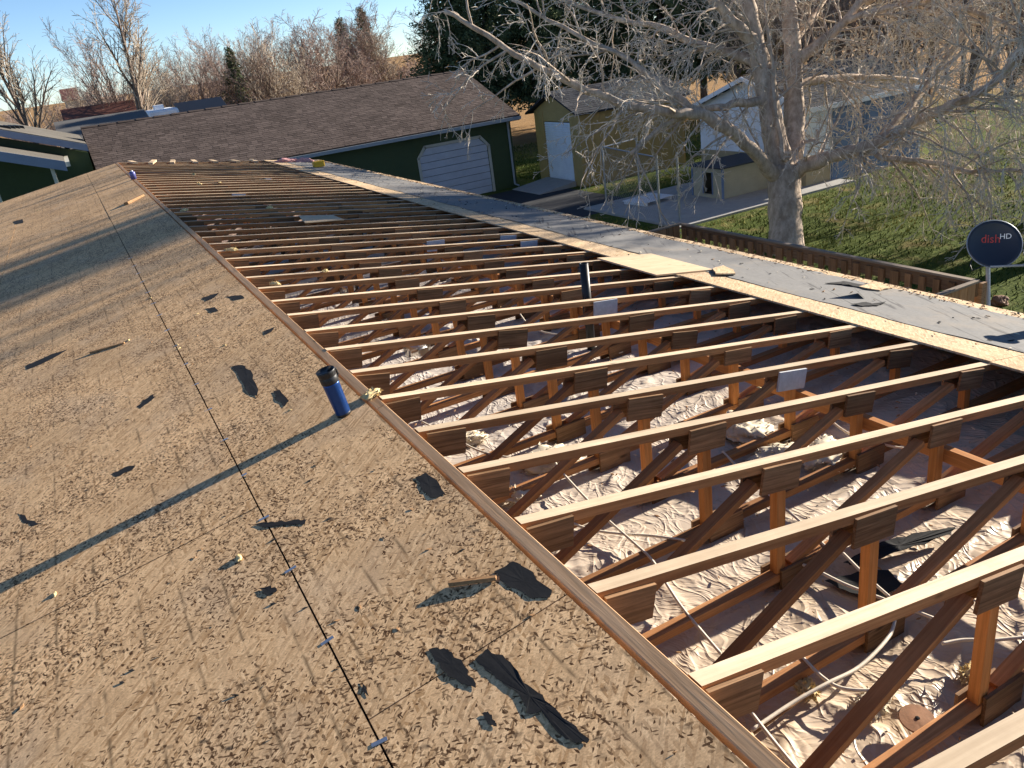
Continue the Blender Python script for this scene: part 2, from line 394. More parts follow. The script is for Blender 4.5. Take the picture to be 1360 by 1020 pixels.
TR += BACK
white = {(4, 2), (8, 2), (15, 3), (14, 3), (15, 2), (33, 2), (27, 1)}
words = ['', 'first', 'second', 'third', 'fourth', 'fifth', 'sixth', 'seventh', 'eighth', 'ninth', 'tenth', 'eleventh', 'twelfth', 'thirteenth', 'fourteenth', 'fifteenth', 'sixteenth', 'seventeenth', 'eighteenth', 'nineteenth', 'twentieth']
def ordinal(n):
    return words[n] if n <= 20 else ('twenty-' + words[n - 20] if n < 30 else ('thirtieth' if n == 30 else 'thirty-' + words[n - 30]))
wg = {}
for k in range(-2, 44):
    if k <= 8: lab = 'open roof truss, %s from the black vent pipe on the side away from the garage' % ordinal(9 - k)
    else: lab = 'open roof truss, %s from the black vent pipe on the garage side' % ordinal(k - 8)
    t = empty('roof_truss', (rng.uniform(-.003, .003), Y0 + k * D + rng.uniform(-.006, .006), H + rng.uniform(-.003, .001)), lab, 'roof truss', 'open roof trusses')
    gi = 0
    for nm, me, loc, ry in TR:
        if nm == 'back_gusset' and k > 14: continue
        if nm == 'gusset':
            idx = gi; gi += 1
            if (k, idx) in white:
                if idx not in wg: wg[idx] = me.copy(); wg[idx].materials.clear(); wg[idx].materials.append(M_GUSW)
                me = wg[idx]
        o = bpy.data.objects.new(nm, me); o.location = loc; o.rotation_euler = (0, ry, 0)
        if nm == 'gusset':
            o.location = loc + Vector((rng.uniform(-.015, .015), rng.uniform(-.001, .0005), rng.uniform(-.008, .006)))
            o.rotation_euler = (rng.uniform(-.02, .02), ry + rng.uniform(-.05, .05), rng.uniform(-.02, .02))
            if idx < 4 and rng.random() < .12 and (k, idx) not in white and k > 3: o.scale = (1, 1, .8)
        if nm == 'diagonal': o.location = loc + Vector((rng.uniform(-.012, .012), 0, rng.uniform(-.006, .006)))
        link(o, t)
# gable truss with lookouts at the far end
gt = empty('gable_frame', (0, YF, H), 'last bare frame at the gable end with short pale lookout blocks beside the garage', 'gable frame')
for side in (-1, 1):
    me, lo, ry = seg_mesh(sp(.01 if side > 0 else 4.1, -.034, side), sp(4.1 if side > 0 else .06, -.034, side), .038, .06, [M_CH, M_TOP], 1)
    o = bpy.data.objects.new('rake_board', me); o.location = lo + Vector((0, -.02, 0)); o.rotation_euler = (0, ry, 0); link(o, gt)
for i, x in enumerate((.25, .62, 1.0, 1.42, 1.80, 2.22, 2.62)):
    o = bx('lookout_block', M_PLY, gt, -.045, .045, -.30, .30, -.019, .019); o.location = (x, -.36, -x * TZ + .022); o.rotation_euler = (0, A, rng.uniform(-.25, .35))
# lateral brace along the second posts
def brace(x, z, y0, y1, lab):
    t = empty('lateral_brace', (x, y0, H + z - .035), lab, 'brace'); 
    n = max(1, round((y1 - y0) / 3.6)); L = (y1 - y0) / n
    for i in range(n): rim(bx('board', M_BRACE, t, -.019, .019, i * L + .002, (i + 1) * L - .002, -.032, .032), .002)
brace(2.012, -.47, -.8, 18.2, 'long orange board braced along the second row of truss posts')

# ------------------------------------------------------------------ vapour sheet over the ceiling, wrinkled
def sheet():
    xs = np.concatenate([np.arange(-1.2, -.1, .06), np.arange(-.1, 3.8, .0165)]); ys = np.concatenate([np.arange(-.6, .4, .05), np.arange(.4, 6.2, .0165), np.arange(6.2, 18.6, .035)]); nx, ny = len(xs), len(ys)
    verts = []; N_ = noise.noise
    for y in ys:
        kk = (y - Y0) / D; fr = kk - math.floor(kk); bay = math.floor(kk); hump = math.sin(math.pi * fr) ** .6
        for x in xs:
            w = N_((x * 1.4, y * 1.4, bay * .7)); u = x + .08 * w
            r1 = 1 - abs(N_((u * 1.3 + y * 1.6 + bay * 3.1, y * 3.2 - u * 1.2 + w, 3.3)))        # long diagonal folds
            r2 = 1 - abs(N_((u * 4.2 + 5 + w, y * 1.1 - u * .6, 8.1 + bay)))                   # folds across the bay
            r3 = 1 - abs(N_((u * 8 + 2 * w, y * 6 - u * 4, 1.7 + bay)))
            lump = N_((x * .9, y * 1.2, 9.0)); pat = max(0, N_((x * 1.1 + 7, y * 1.3, 2.0)) + .35)
            z = -.758 + hump * (.022 + .018 * lump + .020 * r1 ** 16 + .022 * pat * r2 ** 12 + .010 * pat * r3 ** 12)
            verts.append((x, y, H + z))
    f = [(j * nx + i, j * nx + i + 1, (j + 1) * nx + i + 1, (j + 1) * nx + i) for j in range(ny - 1) for i in range(nx - 1)]
    m = Mat('dusty_sheet').set(.42, 0, .35)
    n = m.noise(1.1, m.vec(rnd=False), 5, .6); n2 = m.noise(16, m.vec(rnd=False), 5, .7); n3 = m.noise(4, m.vec(rnd=False), 5, .65)
    sx = m.n('SeparateXYZ'); m.l(m.vec(rnd=False), sx.inputs[0])
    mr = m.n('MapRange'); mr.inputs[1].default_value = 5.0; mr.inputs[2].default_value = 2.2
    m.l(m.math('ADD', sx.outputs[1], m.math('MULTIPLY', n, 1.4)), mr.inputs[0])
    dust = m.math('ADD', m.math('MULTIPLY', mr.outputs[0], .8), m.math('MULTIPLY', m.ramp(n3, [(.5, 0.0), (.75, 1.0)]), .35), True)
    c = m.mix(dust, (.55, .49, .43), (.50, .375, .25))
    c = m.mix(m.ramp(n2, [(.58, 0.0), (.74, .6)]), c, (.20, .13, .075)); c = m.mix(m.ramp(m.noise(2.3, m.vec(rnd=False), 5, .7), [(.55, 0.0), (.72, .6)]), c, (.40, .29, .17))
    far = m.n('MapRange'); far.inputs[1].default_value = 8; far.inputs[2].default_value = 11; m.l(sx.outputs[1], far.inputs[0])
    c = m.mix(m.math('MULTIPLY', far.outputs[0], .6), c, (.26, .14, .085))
    m.color(c); m.l(m.ramp(n3, [(.3, .30), (.7, .65)]), m.b.inputs['Roughness']); 
    wv = m.n('TexNoise'); wv.inputs['Scale'].default_value = 3; m.l(m.co.outputs['Object'], wv.inputs['Vector']); wa = m.n('VectorMath'); wa.operation = 'MULTIPLY_ADD'; m.l(wv.outputs['Color'], wa.inputs[0]); wa.inputs[1].default_value = (.25, .25, 0); m.l(m.co.outputs['Object'], wa.inputs[2])
    cr = m.vor(9, m.vec((1, 1.6, 0), rnd=False, src=wa.outputs[0]), 'Distance'); cr2 = m.vor(24, m.vec((1, 1, 0), (0, 0, .6), rnd=False, src=wa.outputs[0]), 'Distance')

    def crease(sc, rot, w):
        q = m.noise(1.0, m.vec(sc, (0, 0, rot), rnd=False, src=wa.outputs[0]), 2, .5, .4)
        return m.ramp(m.math('ABSOLUTE', m.math('SUBTRACT', q, .5)), [(0, 1.0), (w * .4, .55), (w, 0.0)])
    hh = m.math('ADD', m.math('MULTIPLY', crease((11, 3.2, 1), .35, .07), .6), m.math('ADD', m.math('MULTIPLY', crease((3.5, 9, 1), .8, .06), .5), m.math('MULTIPLY', crease((22, 9, 1), -.5, .08), .3)))
    m.bump(m.math('ADD', hh, m.math('MULTIPLY', m.mix(.3, cr, cr2), .35)), .42, .014)
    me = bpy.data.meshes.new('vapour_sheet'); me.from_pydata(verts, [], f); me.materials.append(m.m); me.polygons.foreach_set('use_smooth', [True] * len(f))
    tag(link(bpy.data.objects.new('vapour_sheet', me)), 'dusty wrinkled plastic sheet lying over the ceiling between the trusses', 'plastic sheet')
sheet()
# ------------------------------------------------------------------ neighbouring buildings
M_GREEN = siding('dark_green_siding', (.045, .070, .028)); M_TRIM = siding('cream_trim', (.52, .50, .42)); M_GUT = siding('grey_gutter', (.30, .33, .36), .35)
M_DOOR = siding('pale_door_paint', (.52, .54, .60)); M_SH = shingle('brown_shingles', (.065, .050, .044), (.125, .097, .085)); M_SHG = shingle('grey_shingles', (.10, .10, .105), (.20, .195, .19)); M_SHD = shingle('charcoal_shingles', (.035, .037, .043), (.075, .077, .085)); M_SHT = shingle('tan_shingles', (.13, .118, .10), (.20, .18, .155))
M_DARK = plain('dark_interior', (.012, .013, .015), .3)
def shingles(o0, du, dv, nu, nv, name, mat, parent, origin, seed=1, tw=.3, th=.145):
    """courses of tabs on a slope: o0 eave corner, du along the eave, dv up the slope (unit vectors), nu/nv lengths"""
    r = random.Random(seed); mb = MB(); tone = []; nrm = du.cross(dv).normalized()
    if nrm.z < 0: nrm = -nrm
    n = int(nv / th) + 1
    for j in range(n):
        v0 = j * th - .01; v1 = min(v0 + th + .03, nv); off = r.uniform(0, tw); u = -off
        while u < nu:
            a, b = max(0, u + .004), min(nu, u + tw * r.choice((.5, 1, 1, .75)) ); u = b + .004 if b > u else u + tw
            if b - a < .03: continue
            h = r.uniform(.006, .014)
            vb = v0 + r.choice((0, 0, .0, .025))
            P = lambda uu, vv, hh: o0 + du * uu + dv * vv + nrm * hh - origin
            mb.add([P(a, vb, h), P(b, vb, h), P(b, v1, .002), P(a, v1, .002), P(a, vb, -.004), P(b, vb, -.004)], [(0, 1, 2, 3), (4, 5, 1, 0), (0, 3, 4), (1, 5, 2)])
            t = min(1, max(0, r.gauss(.45, .22))); tone += [t] * 4
    o = mb.build(name, mat, parent); at = o.data.attributes.new('tone', 'FLOAT', 'FACE'); at.data.foreach_set('value', tone); tag(o, kind='stuff'); return o
def lap(parent, mat, axis, fixed, a0, a1, z0, z1, out, step=.2, holes=(), origin=Vector()):
    """lap siding boards, each one an object; axis 'x' runs along X at y=fixed, 'y' along Y at x=fixed; out = outward sign"""
    z = z0
    while z < z1 - .02:
        zt = min(z + step, z1); segs = [(a0, a1)]
        for h0, h1, hz0, hz1 in holes:
            if z < hz1 - .01 and zt > hz0 + .01:
                segs = [q for s0, s1 in segs for q in ((s0, min(s1, h0)), (max(s0, h1), s1)) if q[1] - q[0] > .02]
        for s0, s1 in segs:
            w = .018; t = .006
            if axis == 'x': c = [(s0, fixed, z), (s1, fixed, z), (s1, fixed + out * w, z), (s0, fixed + out * w, z), (s0, fixed, zt), (s1, fixed, zt), (s1, fixed + out * t, zt), (s0, fixed + out * t, zt)]
            else: c = [(fixed, s0, z), (fixed, s1, z), (fixed + out * w, s1, z), (fixed + out * w, s0, z), (fixed, s0, zt), (fixed, s1, zt), (fixed + out * t, s1, zt), (fixed + out * t, s0, zt)]
            MB().hexa([Vector(v) - origin for v in c]).build('siding_board', mat, parent)
        z += step

# --- garage
YW = 28.8; YE = 28.38
pe = on_y(690, 152, YE); xr, ze = pe.x, pe.z; pk = on_x(615, 93, xr); yr, zr = pk.y, pk.z
xl = on_y(107, 170, yr).x; yb = 2 * yr - YE
ga_o = Vector((14.2, YW, 0)); ga = empty('garage', ga_o, 'long dark green garage with brown shingle roof and a pale overhead door', 'garage')
dl = on_y(556, 200, YW).x; dr = on_y(655, 253, YW).x; dz = on_y(650, 181, YW).z
wl = xl + .35; wr = 14.28; wt = ze - .12
def gbox(name, mat, *c):
    mb = MB().box(*c); mb.v = [tuple(Vector(v) - ga_o) for v in mb.v]; return mb.build(name, mat, ga)
gbox('wall', M_GREEN, wl, dl, YW + .02, YW + .16, 0, wt); gbox('wall', M_GREEN, dr, wr, YW + .02, YW + .16, 0, wt); gbox('wall', M_GREEN, dl, dr, YW + .02, YW + .16, dz, wt)
gbox('wall', M_GREEN, wr - .14, wr, YW + .17, yb - .4, 0, wt); gbox('wall', M_GREEN, wl, wl + .14, YW + .17, yb - .4, 0, wt); gbox('wall', M_GREEN, wl + .15, wr - .15, yb - .54, yb - .4, 0, wt)
lap(ga, M_GREEN, 'x', YW + .02, wl, wr, .1, wt, -1, .21, [(dl - .1, dr + .1, 0, dz + .1)], ga_o)
for x in (wl + .02, wr - .02):     # gable triangles
    mb = MB().add([(x - .07, YW + .1, wt), (x - .07, yb - .5, wt), (x - .07, yr, zr - .12), (x + .07, YW + .1, wt), (x + .07, yb - .5, wt), (x + .07, yr, zr - .12)], [(0, 2, 1), (3, 4, 5), (0, 1, 4, 3), (1, 2, 5, 4), (2, 0, 3, 5)])
    mb.v = [tuple(Vector(v) - ga_o) for v in mb.v]; mb.build('gable', M_GREEN, ga)
door = empty('overhead_door', (0, 0, 0)); door.parent = ga
n = 8
for i in range(n):
    z0 = dz * i / n + .006; z1 = dz * (i + 1) / n - .006
    mb = MB().box(dl, dr, YW + .03, YW + .07, z0, z1); mb.v = [tuple(Vector(v) - ga_o) for v in mb.v]; o = mb.build('door_panel', M_DOOR, door); rim(o, .012, 2)
ch = .32
for pts in ([(dl - .06, 0), (dl - .06, dz - ch)], [(dl - .06, dz - ch), (dl - .06 + ch, dz + .05)], [(dl - .06 + ch, dz + .05), (dr + .06 - ch, dz + .05)], [(dr + .06 - ch, dz + .05), (dr + .06, dz - ch)], [(dr + .06, dz - ch), (dr + .06, 0)]):
    (x0, z0), (x1, z1) = pts; d = Vector((x1 - x0, 0, z1 - z0)).normalized(); p = Vector((-d.z, 0, d.x)) * .05
    a, b = Vector((x0, YW - .012, z0)) - ga_o - d * .02, Vector((x1, YW - .012, z1)) - ga_o + d * .02; e = Vector((0, .04, 0))
    MB().hexa([a - p, b - p, b - p + e, a - p + e, a + p, b + p, b + p + e, a + p + e]).build('door_trim', M_TRIM, ga)
for i, (x0, x1, s) in enumerate(((dl, dl + ch, 1), (dr - ch, dr, -1))):   # corner fillets behind the clipped trim
    q = [(x0, dz), (x1, dz), (x0 if s > 0 else x1, dz - ch)]
    mb = MB().add([(x, YW + .012, z) for x, z in q] + [(x, YW + .028, z) for x, z in q], [(0, 1, 2), (5, 4, 3), (0, 3, 4, 1), (1, 4, 5, 2), (2, 5, 3, 0)]); mb.v = [tuple(Vector(v) - ga_o) for v in mb.v]; mb.build('corner_fillet', M_GREEN, ga)
def gable_roof(parent, org, x0, x1, ye, yr, yb, ze, zr, mat, seed, th=.06):
    """two slopes with ridge along X"""
    for sgn, yy in ((1, ye), (-1, yb)):
        a, b, c, d = Vector((x0, yy, ze)), Vector((x1, yy, ze)), Vector((x1, yr, zr)), Vector((x0, yr, zr)); e = Vector((0, 0, -th))
        MB().hexa([v + e - org for v in (a, b, c, d)] + [v - org for v in (a, b, c, d)]).build('roof_deck', mat, parent)
        dv = (d - a).normalized(); shingles(a, Vector((1, 0, 0)), dv, x1 - x0, (d - a).length, 'shingle_courses', mat, parent, org, seed)
gable_roof(ga, ga_o, xl, xr, YE, yr, yb, ze, zr, M_SH, 3)
for i in range(int((xr - xl) / .3)):
    x = xl + i * .3
    if i % 2 == 0: MB().hexa([Vector(v) - ga_o for v in ((x, yr - .13, zr - .04), (x + .62, yr - .13, zr - .04), (x + .62, yr, zr - .02), (x, yr, zr - .02), (x, yr - .13, zr - .015), (x + .62, yr - .13, zr - .035), (x + .62, yr, zr + .012), (x, yr, zr + .03))]).build('ridge_cap', M_SH, ga)
gbox('gutter', M_GUT, xl, xr, YE - .10, YE - .005, ze - .16, ze - .045)
gbox('soffit', M_GREEN, xl + .02, xr - .02, YE, YW + .01, ze - .19, ze - .15)
mb = MB().tube([(wr - .15, YW - .05, ze - .2), (wr - .15, YW - .06, .12), (wr - .05, YW - .2, .05)], .04, 8); mb.v = [tuple(Vector(v) - ga_o) for v in mb.v]; mb.build('downspout', M_GUT, ga)

# --- left neighbour house behind the gable end, with a porch
yh = 30.2; a = on_y(0, 171, yh); b = on_y(111, 190, yh); sl_ = (b.z - a.z) / (b.x - a.x)
nh_o = Vector((-5, yh + .5, 0)); nh = empty('neighbour_house', nh_o, 'dark green house with pale tan roof and a white-guttered porch beside the garage', 'house')
def nb(name, mat, c, parent=nh):
    mb = MB().hexa([Vector(v) - nh_o for v in c]); return mb.build(name, mat, parent)
def nbox(name, mat, x0, x1, y0, y1, z0, z1): return nb(name, mat, [(x0, y0, z0), (x1, y0, z0), (x1, y1, z0), (x0, y1, z0), (x0, y0, z1), (x1, y0, z1), (x1, y1, z1), (x0, y1, z1)])
zx = lambda x: a.z + sl_ * (x - a.x)
x0, x1, yb2 = -6.0, xl - .03, yh + 8
nb('roof_deck', M_SHT, [(x0, yh, zx(x0) - .05), (x1, yh, zx(x1) - .05), (x1, yb2, zx(x1) - .05), (x0, yb2, zx(x0) - .05), (x0, yh, zx(x0)), (x1, yh, zx(x1)), (x1, yb2, zx(x1)), (x0, yb2, zx(x0))])
xq = 2 * x0 - x1
nb('roof_deck', M_SHT, [(xq, yh, zx(x1) - .05), (x0, yh, zx(x0) - .05), (x0, yb2, zx(x0) - .05), (xq, yb2, zx(x1) - .05), (xq, yh, zx(x1)), (x0, yh, zx(x0)), (x0, yb2, zx(x0)), (xq, yb2, zx(x1))])
M_FB = siding('blue_grey_fascia', (.20, .24, .33))
nb('rake_fascia', M_FB, [(x0, yh - .04, zx(x0) - .24), (x1, yh - .04, zx(x1) - .24), (x1, yh - .002, zx(x1) - .24), (x0, yh - .002, zx(x0) - .24), (x0, yh - .04, zx(x0) - .03), (x1, yh - .04, zx(x1) - .03), (x1, yh - .002, zx(x1) - .03), (x0, yh - .002, zx(x0) - .03)])
nb('wall', M_GREEN, [(x0, yh + .5, 0), (x1 - .02, yh + .5, 0), (x1 - .02, yh + .65, 0), (x0, yh + .65, 0), (x0, yh + .5, zx(x0) - .3), (x1 - .02, yh + .5, zx(x1) - .3), (x1 - .02, yh + .65, zx(x1) - .3), (x0, yh + .65, zx(x0) - .3)])
nbox('wall', M_GREEN, x1 - .65, x1 - .5, yh + .66, yb2 - .5, 0, zx(x1) - .1)
yp = 27.6; pa = on_y(0, 202, yp); pb = on_y(86, 215, yp); ps = (pb.z - pa.z) / (pb.x - pa.x); px_ = lambda x: pa.z + ps * (x - pa.x); xp0, xp1 = -5.0, pb.x
nb('porch_roof', M_SHT, [(xp0, yp, px_(xp0) - .05), (xp1, yp, px_(xp1) - .05), (xp1, yh + .45, px_(xp1) - .05), (xp0, yh + .45, px_(xp0) - .05), (xp0, yp, px_(xp0) + .02), (xp1, yp, px_(xp1) + .02), (xp1, yh + .45, px_(xp1) + .02), (xp0, yh + .45, px_(xp0) + .02)])
nb('porch_fascia', M_FB, [(xp0, yp - .04, px_(xp0) - .26), (xp1, yp - .04, px_(xp1) - .26), (xp1, yp - .002, px_(xp1) - .26), (xp0, yp - .002, px_(xp0) - .26), (xp0, yp - .04, px_(xp0) + .02), (xp1, yp - .04, px_(xp1) + .02), (xp1, yp - .002, px_(xp1) + .02), (xp0, yp - .002, px_(xp0) + .02)])
nbox('porch_gutter', M_TRIM, xp1 + .003, xp1 + .12, yp, yh + .4, px_(xp1) - .14, px_(xp1) - .01)
q = on_y(67, 218, yp + .15)
nbox('porch_post', M_TRIM, q.x - .05, q.x + .05, yp + .1, yp + .2, 0, px_(q.x) - .055); nbox('porch_post', M_TRIM, q.x - 1.6, q.x - 1.5, yp + .1, yp + .2, 0, px_(q.x - 1.6) - .055)
for i, wx in enumerate((-2.1, -3.4)):
    w = nbox('window', M_DARK, wx, wx + .95, yh + .47, yh + .495, .9, 2.2)
    for fx0, fx1, fz0, fz1 in ((wx - .06, wx, .84, 2.26), (wx + .95, wx + 1.01, .84, 2.26), (wx, wx + .95, .84, .9), (wx, wx + .95, 2.2, 2.26)):
        mb = MB().box(fx0, fx1, yh + .44, yh + .494, fz0, fz1); mb.v = [tuple(Vector(v) - nh_o) for v in mb.v]; mb.build('frame', M_TRIM, w)
for i in range(4):    # dark roof vents near the ridge
    p = on_y(2 + i * 5, 165 - i * 4, 31.5 + i * .9); zz = zx(p.x)
    nb('roof_vent', M_DARK, [(p.x - .12, p.y, zz), (p.x + .22, p.y, zz - .08), (p.x + .22, p.y + .2, zz - .08), (p.x - .12, p.y + .2, zz), (p.x - .1, p.y, zz + .1), (p.x + .2, p.y, zz + .02), (p.x + .2, p.y + .2, zz + .02), (p.x - .1, p.y + .2, zz + .1)])

# --- wooden shed with white roll-up door
M_TAN = siding('tan_board_siding', (.42, .295, .115), .8); M_WHITE = siding('white_paint', (.78, .80, .83)); M_BLUEW = siding('slate_blue_paint', (.15, .21, .33))
sh_o = Vector((15.4, 27.3, 0)); sh = empty('shed', sh_o, 'tan board-sided shed with grey roof and white roll-up door', 'shed')
def local(mb, org, name, mat, parent): mb.v = [tuple(Vector(v) - org) for v in mb.v]; return mb.build(name, mat, parent)
SX0, SX1, SY0, SY1, SZ, SR = 15.4, 20.1, 25.72, 28.9, 2.68, 3.3
dy0, dy1, dzt = 26.35, 28.2, 2.3
local(MB().box(SX0 + .03, SX0 + .1, SY0 + .04, dy0, 0, SZ), sh_o, 'wall', M_TAN, sh); local(MB().box(SX0 + .03, SX0 + .1, dy1, SY1 - .04, 0, SZ), sh_o, 'wall', M_TAN, sh); local(MB().box(SX0 + .03, SX0 + .1, dy0, dy1, dzt, SZ), sh_o, 'wall', M_TAN, sh)
local(MB().box(SX0 + .11, SX1, SY0 + .03, SY0 + .1, 0, SZ), sh_o, 'wall', M_TAN, sh); local(MB().box(SX0 + .11, SX1, SY1 - .1, SY1 - .03, 0, SZ), sh_o, 'wall', M_TAN, sh); local(MB().box(SX1 + .005, SX1 + .07, SY0 + .04, SY1 - .04, 0, SZ), sh_o, 'wall', M_TAN, sh)
ym = (SY0 + SY1) / 2
for x in (SX0 + .06, SX1):
    local(MB().add([(x - .03, SY0, SZ), (x - .03, SY1, SZ), (x - .03, ym, SR), (x + .03, SY0, SZ), (x + .03, SY1, SZ), (x + .03, ym, SR)], [(0, 2, 1), (3, 4, 5), (0, 1, 4, 3), (1, 2, 5, 4), (2, 0, 3, 5)]), sh_o, 'gable', M_TAN, sh)
x = SX0 + .02
while x < SX1 - .1:
    local(MB().box(x + .004, x + .288, SY0 + rng.uniform(0, .006), SY0 + .028, .04, SZ - .01), sh_o, 'siding_board', M_TAN, sh); x += .292
for y0 in list(np.arange(SY0, dy0 - .05, .21)) + list(np.arange(dy1 + .06, SY1 - .05, .21)):
    local(MB().box(SX0 + rng.uniform(0, .006), SX0 + .028, y0 + .004, y0 + .205, .04, SZ - .01), sh_o, 'siding_board', M_TAN, sh)
dr_ = MB(); nsl = 26
for i in range(nsl):
    z0, z1 = .06 + (dzt - .08) * i / nsl, .06 + (dzt - .08) * (i + 1) / nsl - .012
    dr_.hexa([(SX0 + .02, dy0, z0), (SX0 + .06, dy0, z0), (SX0 + .06, dy1, z0), (SX0 + .02, dy1, z0), (SX0 + .045, dy0, z1), (SX0 + .06, dy0, z1), (SX0 + .06, dy1, z1), (SX0 + .045, dy1, z1)])
tag(local(dr_, sh_o, 'roll_up_door', M_WHITE, sh), kind=None)
gable_roof(sh, sh_o, SX0 - .25, SX1 + .25, SY0 - .25, ym, SY1 + .25, SZ - .06, SR + .09, M_SHD, 5)
rp = empty('ramp', (14.6, 27, 0), 'grey ramp sloping up to the roll-up shed door', 'ramp')
for i in range(7):
    y0 = 26.2 + i * .3; MB().hexa([Vector(v) - Vector((14.6, 27, 0)) for v in ((13.75, y0, .004), (15.36, y0, .004), (15.36, y0 + .29, .004), (13.75, y0 + .29, .004), (13.75, y0, .02), (15.36, y0, .2), (15.36, y0 + .29, .2), (13.75, y0 + .29, .02))]).build('plank', M_CONC, rp)

# --- white sided outbuilding behind the big tree
ob_o = Vector((18.7, 20.6, 0)); ob = empty('outbuilding', ob_o, 'white-sided outbuilding with dark roof and slate blue doors behind the big tree', 'outbuilding')
OX0, OX1, OY0, OY1, OZ, OR = 18.7, 23.8, 18.3, 23.1, 2.42, 3.22; om = (OY0 + OY1) / 2
M_BEIGE = siding('beige_board', (.36, .29, .17))
for c in ((OX0 + .02, OX0 + .12, OY0 + .02, OY1, 0, OZ), (OX0 + .13, OX1, OY0 + .02, OY0 + .12, 0, OZ), (OX0 + .13, OX1, OY1 - .1, OY1, 0, OZ), (OX1 + .003, OX1 + .1, OY0, OY1, 0, OZ)): local(MB().box(*c), ob_o, 'wall', M_WHITE, ob)
for x in (OX0 + .07, OX1):
    local(MB().add([(x - .05, OY0, OZ), (x - .05, OY1, OZ), (x - .05, om, OR), (x + .05, OY0, OZ), (x + .05, OY1, OZ), (x + .05, om, OR)], [(0, 2, 1), (3, 4, 5), (0, 1, 4, 3), (1, 2, 5, 4), (2, 0, 3, 5)]), ob_o, 'gable', M_WHITE, ob)
lap(ob, M_BEIGE, 'y', OX0 + .02, OY0, OY1, 0, .95, -1, .24, (), ob_o); lap(ob, M_WHITE, 'y', OX0 + .02, OY0, OY1, .95, OZ, -1, .24, (), ob_o)
lap(ob, M_BEIGE, 'x', OY0 + .02, OX0, 19.75, 0, .95, -1, .24, (), ob_o); lap(ob, M_WHITE, 'x', OY0 + .02, OX0, 19.75, .95, OZ, -1, .24, (), ob_o)
z = OZ
while z < OR - .1:       # gable boards narrow towards the peak
    f = (OR - (z + .1)) / (OR - OZ); hw = (OY1 - OY0) / 2 * f; local(MB().box(OX0 - .002, OX0 + .018, om - hw, om + hw, z, z + .2), ob_o, 'siding_board', M_WHITE, ob); z += .206
for i in range(2):
    d = local(MB().box(19.78 + i * 1.35, 21.08 + i * 1.35, OY0 - .03, OY0 + .015, .05, 2.2), ob_o, 'door', M_BLUEW, ob)
    for k in range(3):
        mb = MB().box(19.9 + i * 1.35, 20.96 + i * 1.35, OY0 - .05, OY0 - .032, .2 + k * .68, .78 + k * .68); mb.v = [tuple(Vector(v) - ob_o) for v in mb.v]; mb.build('door_board', M_BLUEW, d)
local(MB().box(22.5, OX1, OY0 - .01, OY0 + .018, 0, OZ), ob_o, 'wall_board', M_BLUEW, ob)
gable_roof(ob, ob_o, OX0 - .3, OX1 + .3, OY0 - .3, om, OY1 + .3, OZ - .02, OR + .12, M_SHD, 9)
local(MB().box(OX0 - .3, OX1 + .3, OY0 - .34, OY0 - .302, OZ - .16, OZ - .02), ob_o, 'fascia', M_WHITE, ob)
for s in (-1, 1):
    ye_ = om + s * (om - OY0 + .3); c = [(OX0 - .34, om, OR - .02), (OX0 - .303, om, OR - .02), (OX0 - .303, ye_, OZ - .16), (OX0 - .34, ye_, OZ - .16)]
    local(MB().hexa(c + [(x, y, z + .14) for x, y, z in c]), ob_o, 'rake_fascia', M_WHITE, ob)

# --- dog house, pallet and kennel frame on the concrete pad
dg_o = Vector((16.2, 19.9, .06)); dg = empty('dog_house', dg_o, 'beige dog house with dark flat roof and doorway on the concrete pad', 'dog house')
M_DOG = siding('dog_house_board', (.42, .38, .27))
X0, X1, Y0_, Y1_ = 0, 2.0, -.68, .68
for c in ((X0, X0 + .04, Y0_, -.22, 0, .92), (X0, X0 + .04, .2, Y1_, 0, .92), (X0, X0 + .04, -.22, .2, .76, .92), (X0, X0 + .04, -.22, .2, 0, .1), (X0 + .045, X1, Y0_, Y0_ + .04, 0, .9), (X0 + .045, X1, Y1_ - .04, Y1_, 0, .9), (X1 + .002, X1 + .04, Y0_, Y1_, 0, .9)): MB().box(*c).build('wall', M_DOG, dg)
for y in (-.24, .19): MB().box(-.02, -.002, y - .02, y + .02, .1, .78).build('door_trim', M_BLUEW, dg)
for y in (Y0_ - .01, Y1_ + .01): MB().box(-.022, .03, y - .03, y + .03, 0, .92).build('corner_trim', M_BLUEW, dg)
MB().hexa([(-.15, -.82, .925), (2.12, -.82, .905), (2.12, .82, .905), (-.15, .82, .925), (-.15, -.82, .965), (2.12, -.82, .945), (2.12, .82, .945), (-.15, .82, .965)]).build('roof', plain('dark_roof_felt', (.04, .045, .055), .7), dg)
pl = empty('pallet', (14.85, 21.2, .06), 'bluish white slatted pallet lying on the concrete pad', 'pallet'); pl.rotation_euler = (0, 0, .12)
for i in range(3): MB().box(-.55 + i * .52, -.47 + i * .52, -.5, .5, .0, .09).build('bearer', M_WHITE, pl)
for i in range(8): MB().box(-.62, .66, -.5 + i * .128, -.40 + i * .128, .092, .112).build('slat', M_WHITE, pl)
kn = empty('kennel_frame', (13.6, 20, 0), 'open steel kennel frame of thin posts beside the concrete pad', 'kennel frame'); M_STEEL = plain('weathered_steel', (.36, .38, .40), .45, .7, .2, 10)
kp = [on_z(806, 275), on_z(877, 300), on_z(903, 296), on_z(850, 262)]
ko = Vector((13.6, 20, 0))
for p in kp: MB().tube([p - ko, p - ko + Vector((0, 0, 1.95))], .03, 8).build('post', M_STEEL, kn)
MB().tube([kp[0] - ko + Vector((0, 0, 1.9)), kp[1] - ko + Vector((0, 0, 1.9))], .022, 6).build('rail', M_STEEL, kn); MB().tube([kp[0] - ko + Vector((0, 0, 1.88)), kp[3] - ko + Vector((0, 0, 1.9))], .022, 6).build('rail', M_STEEL, kn)
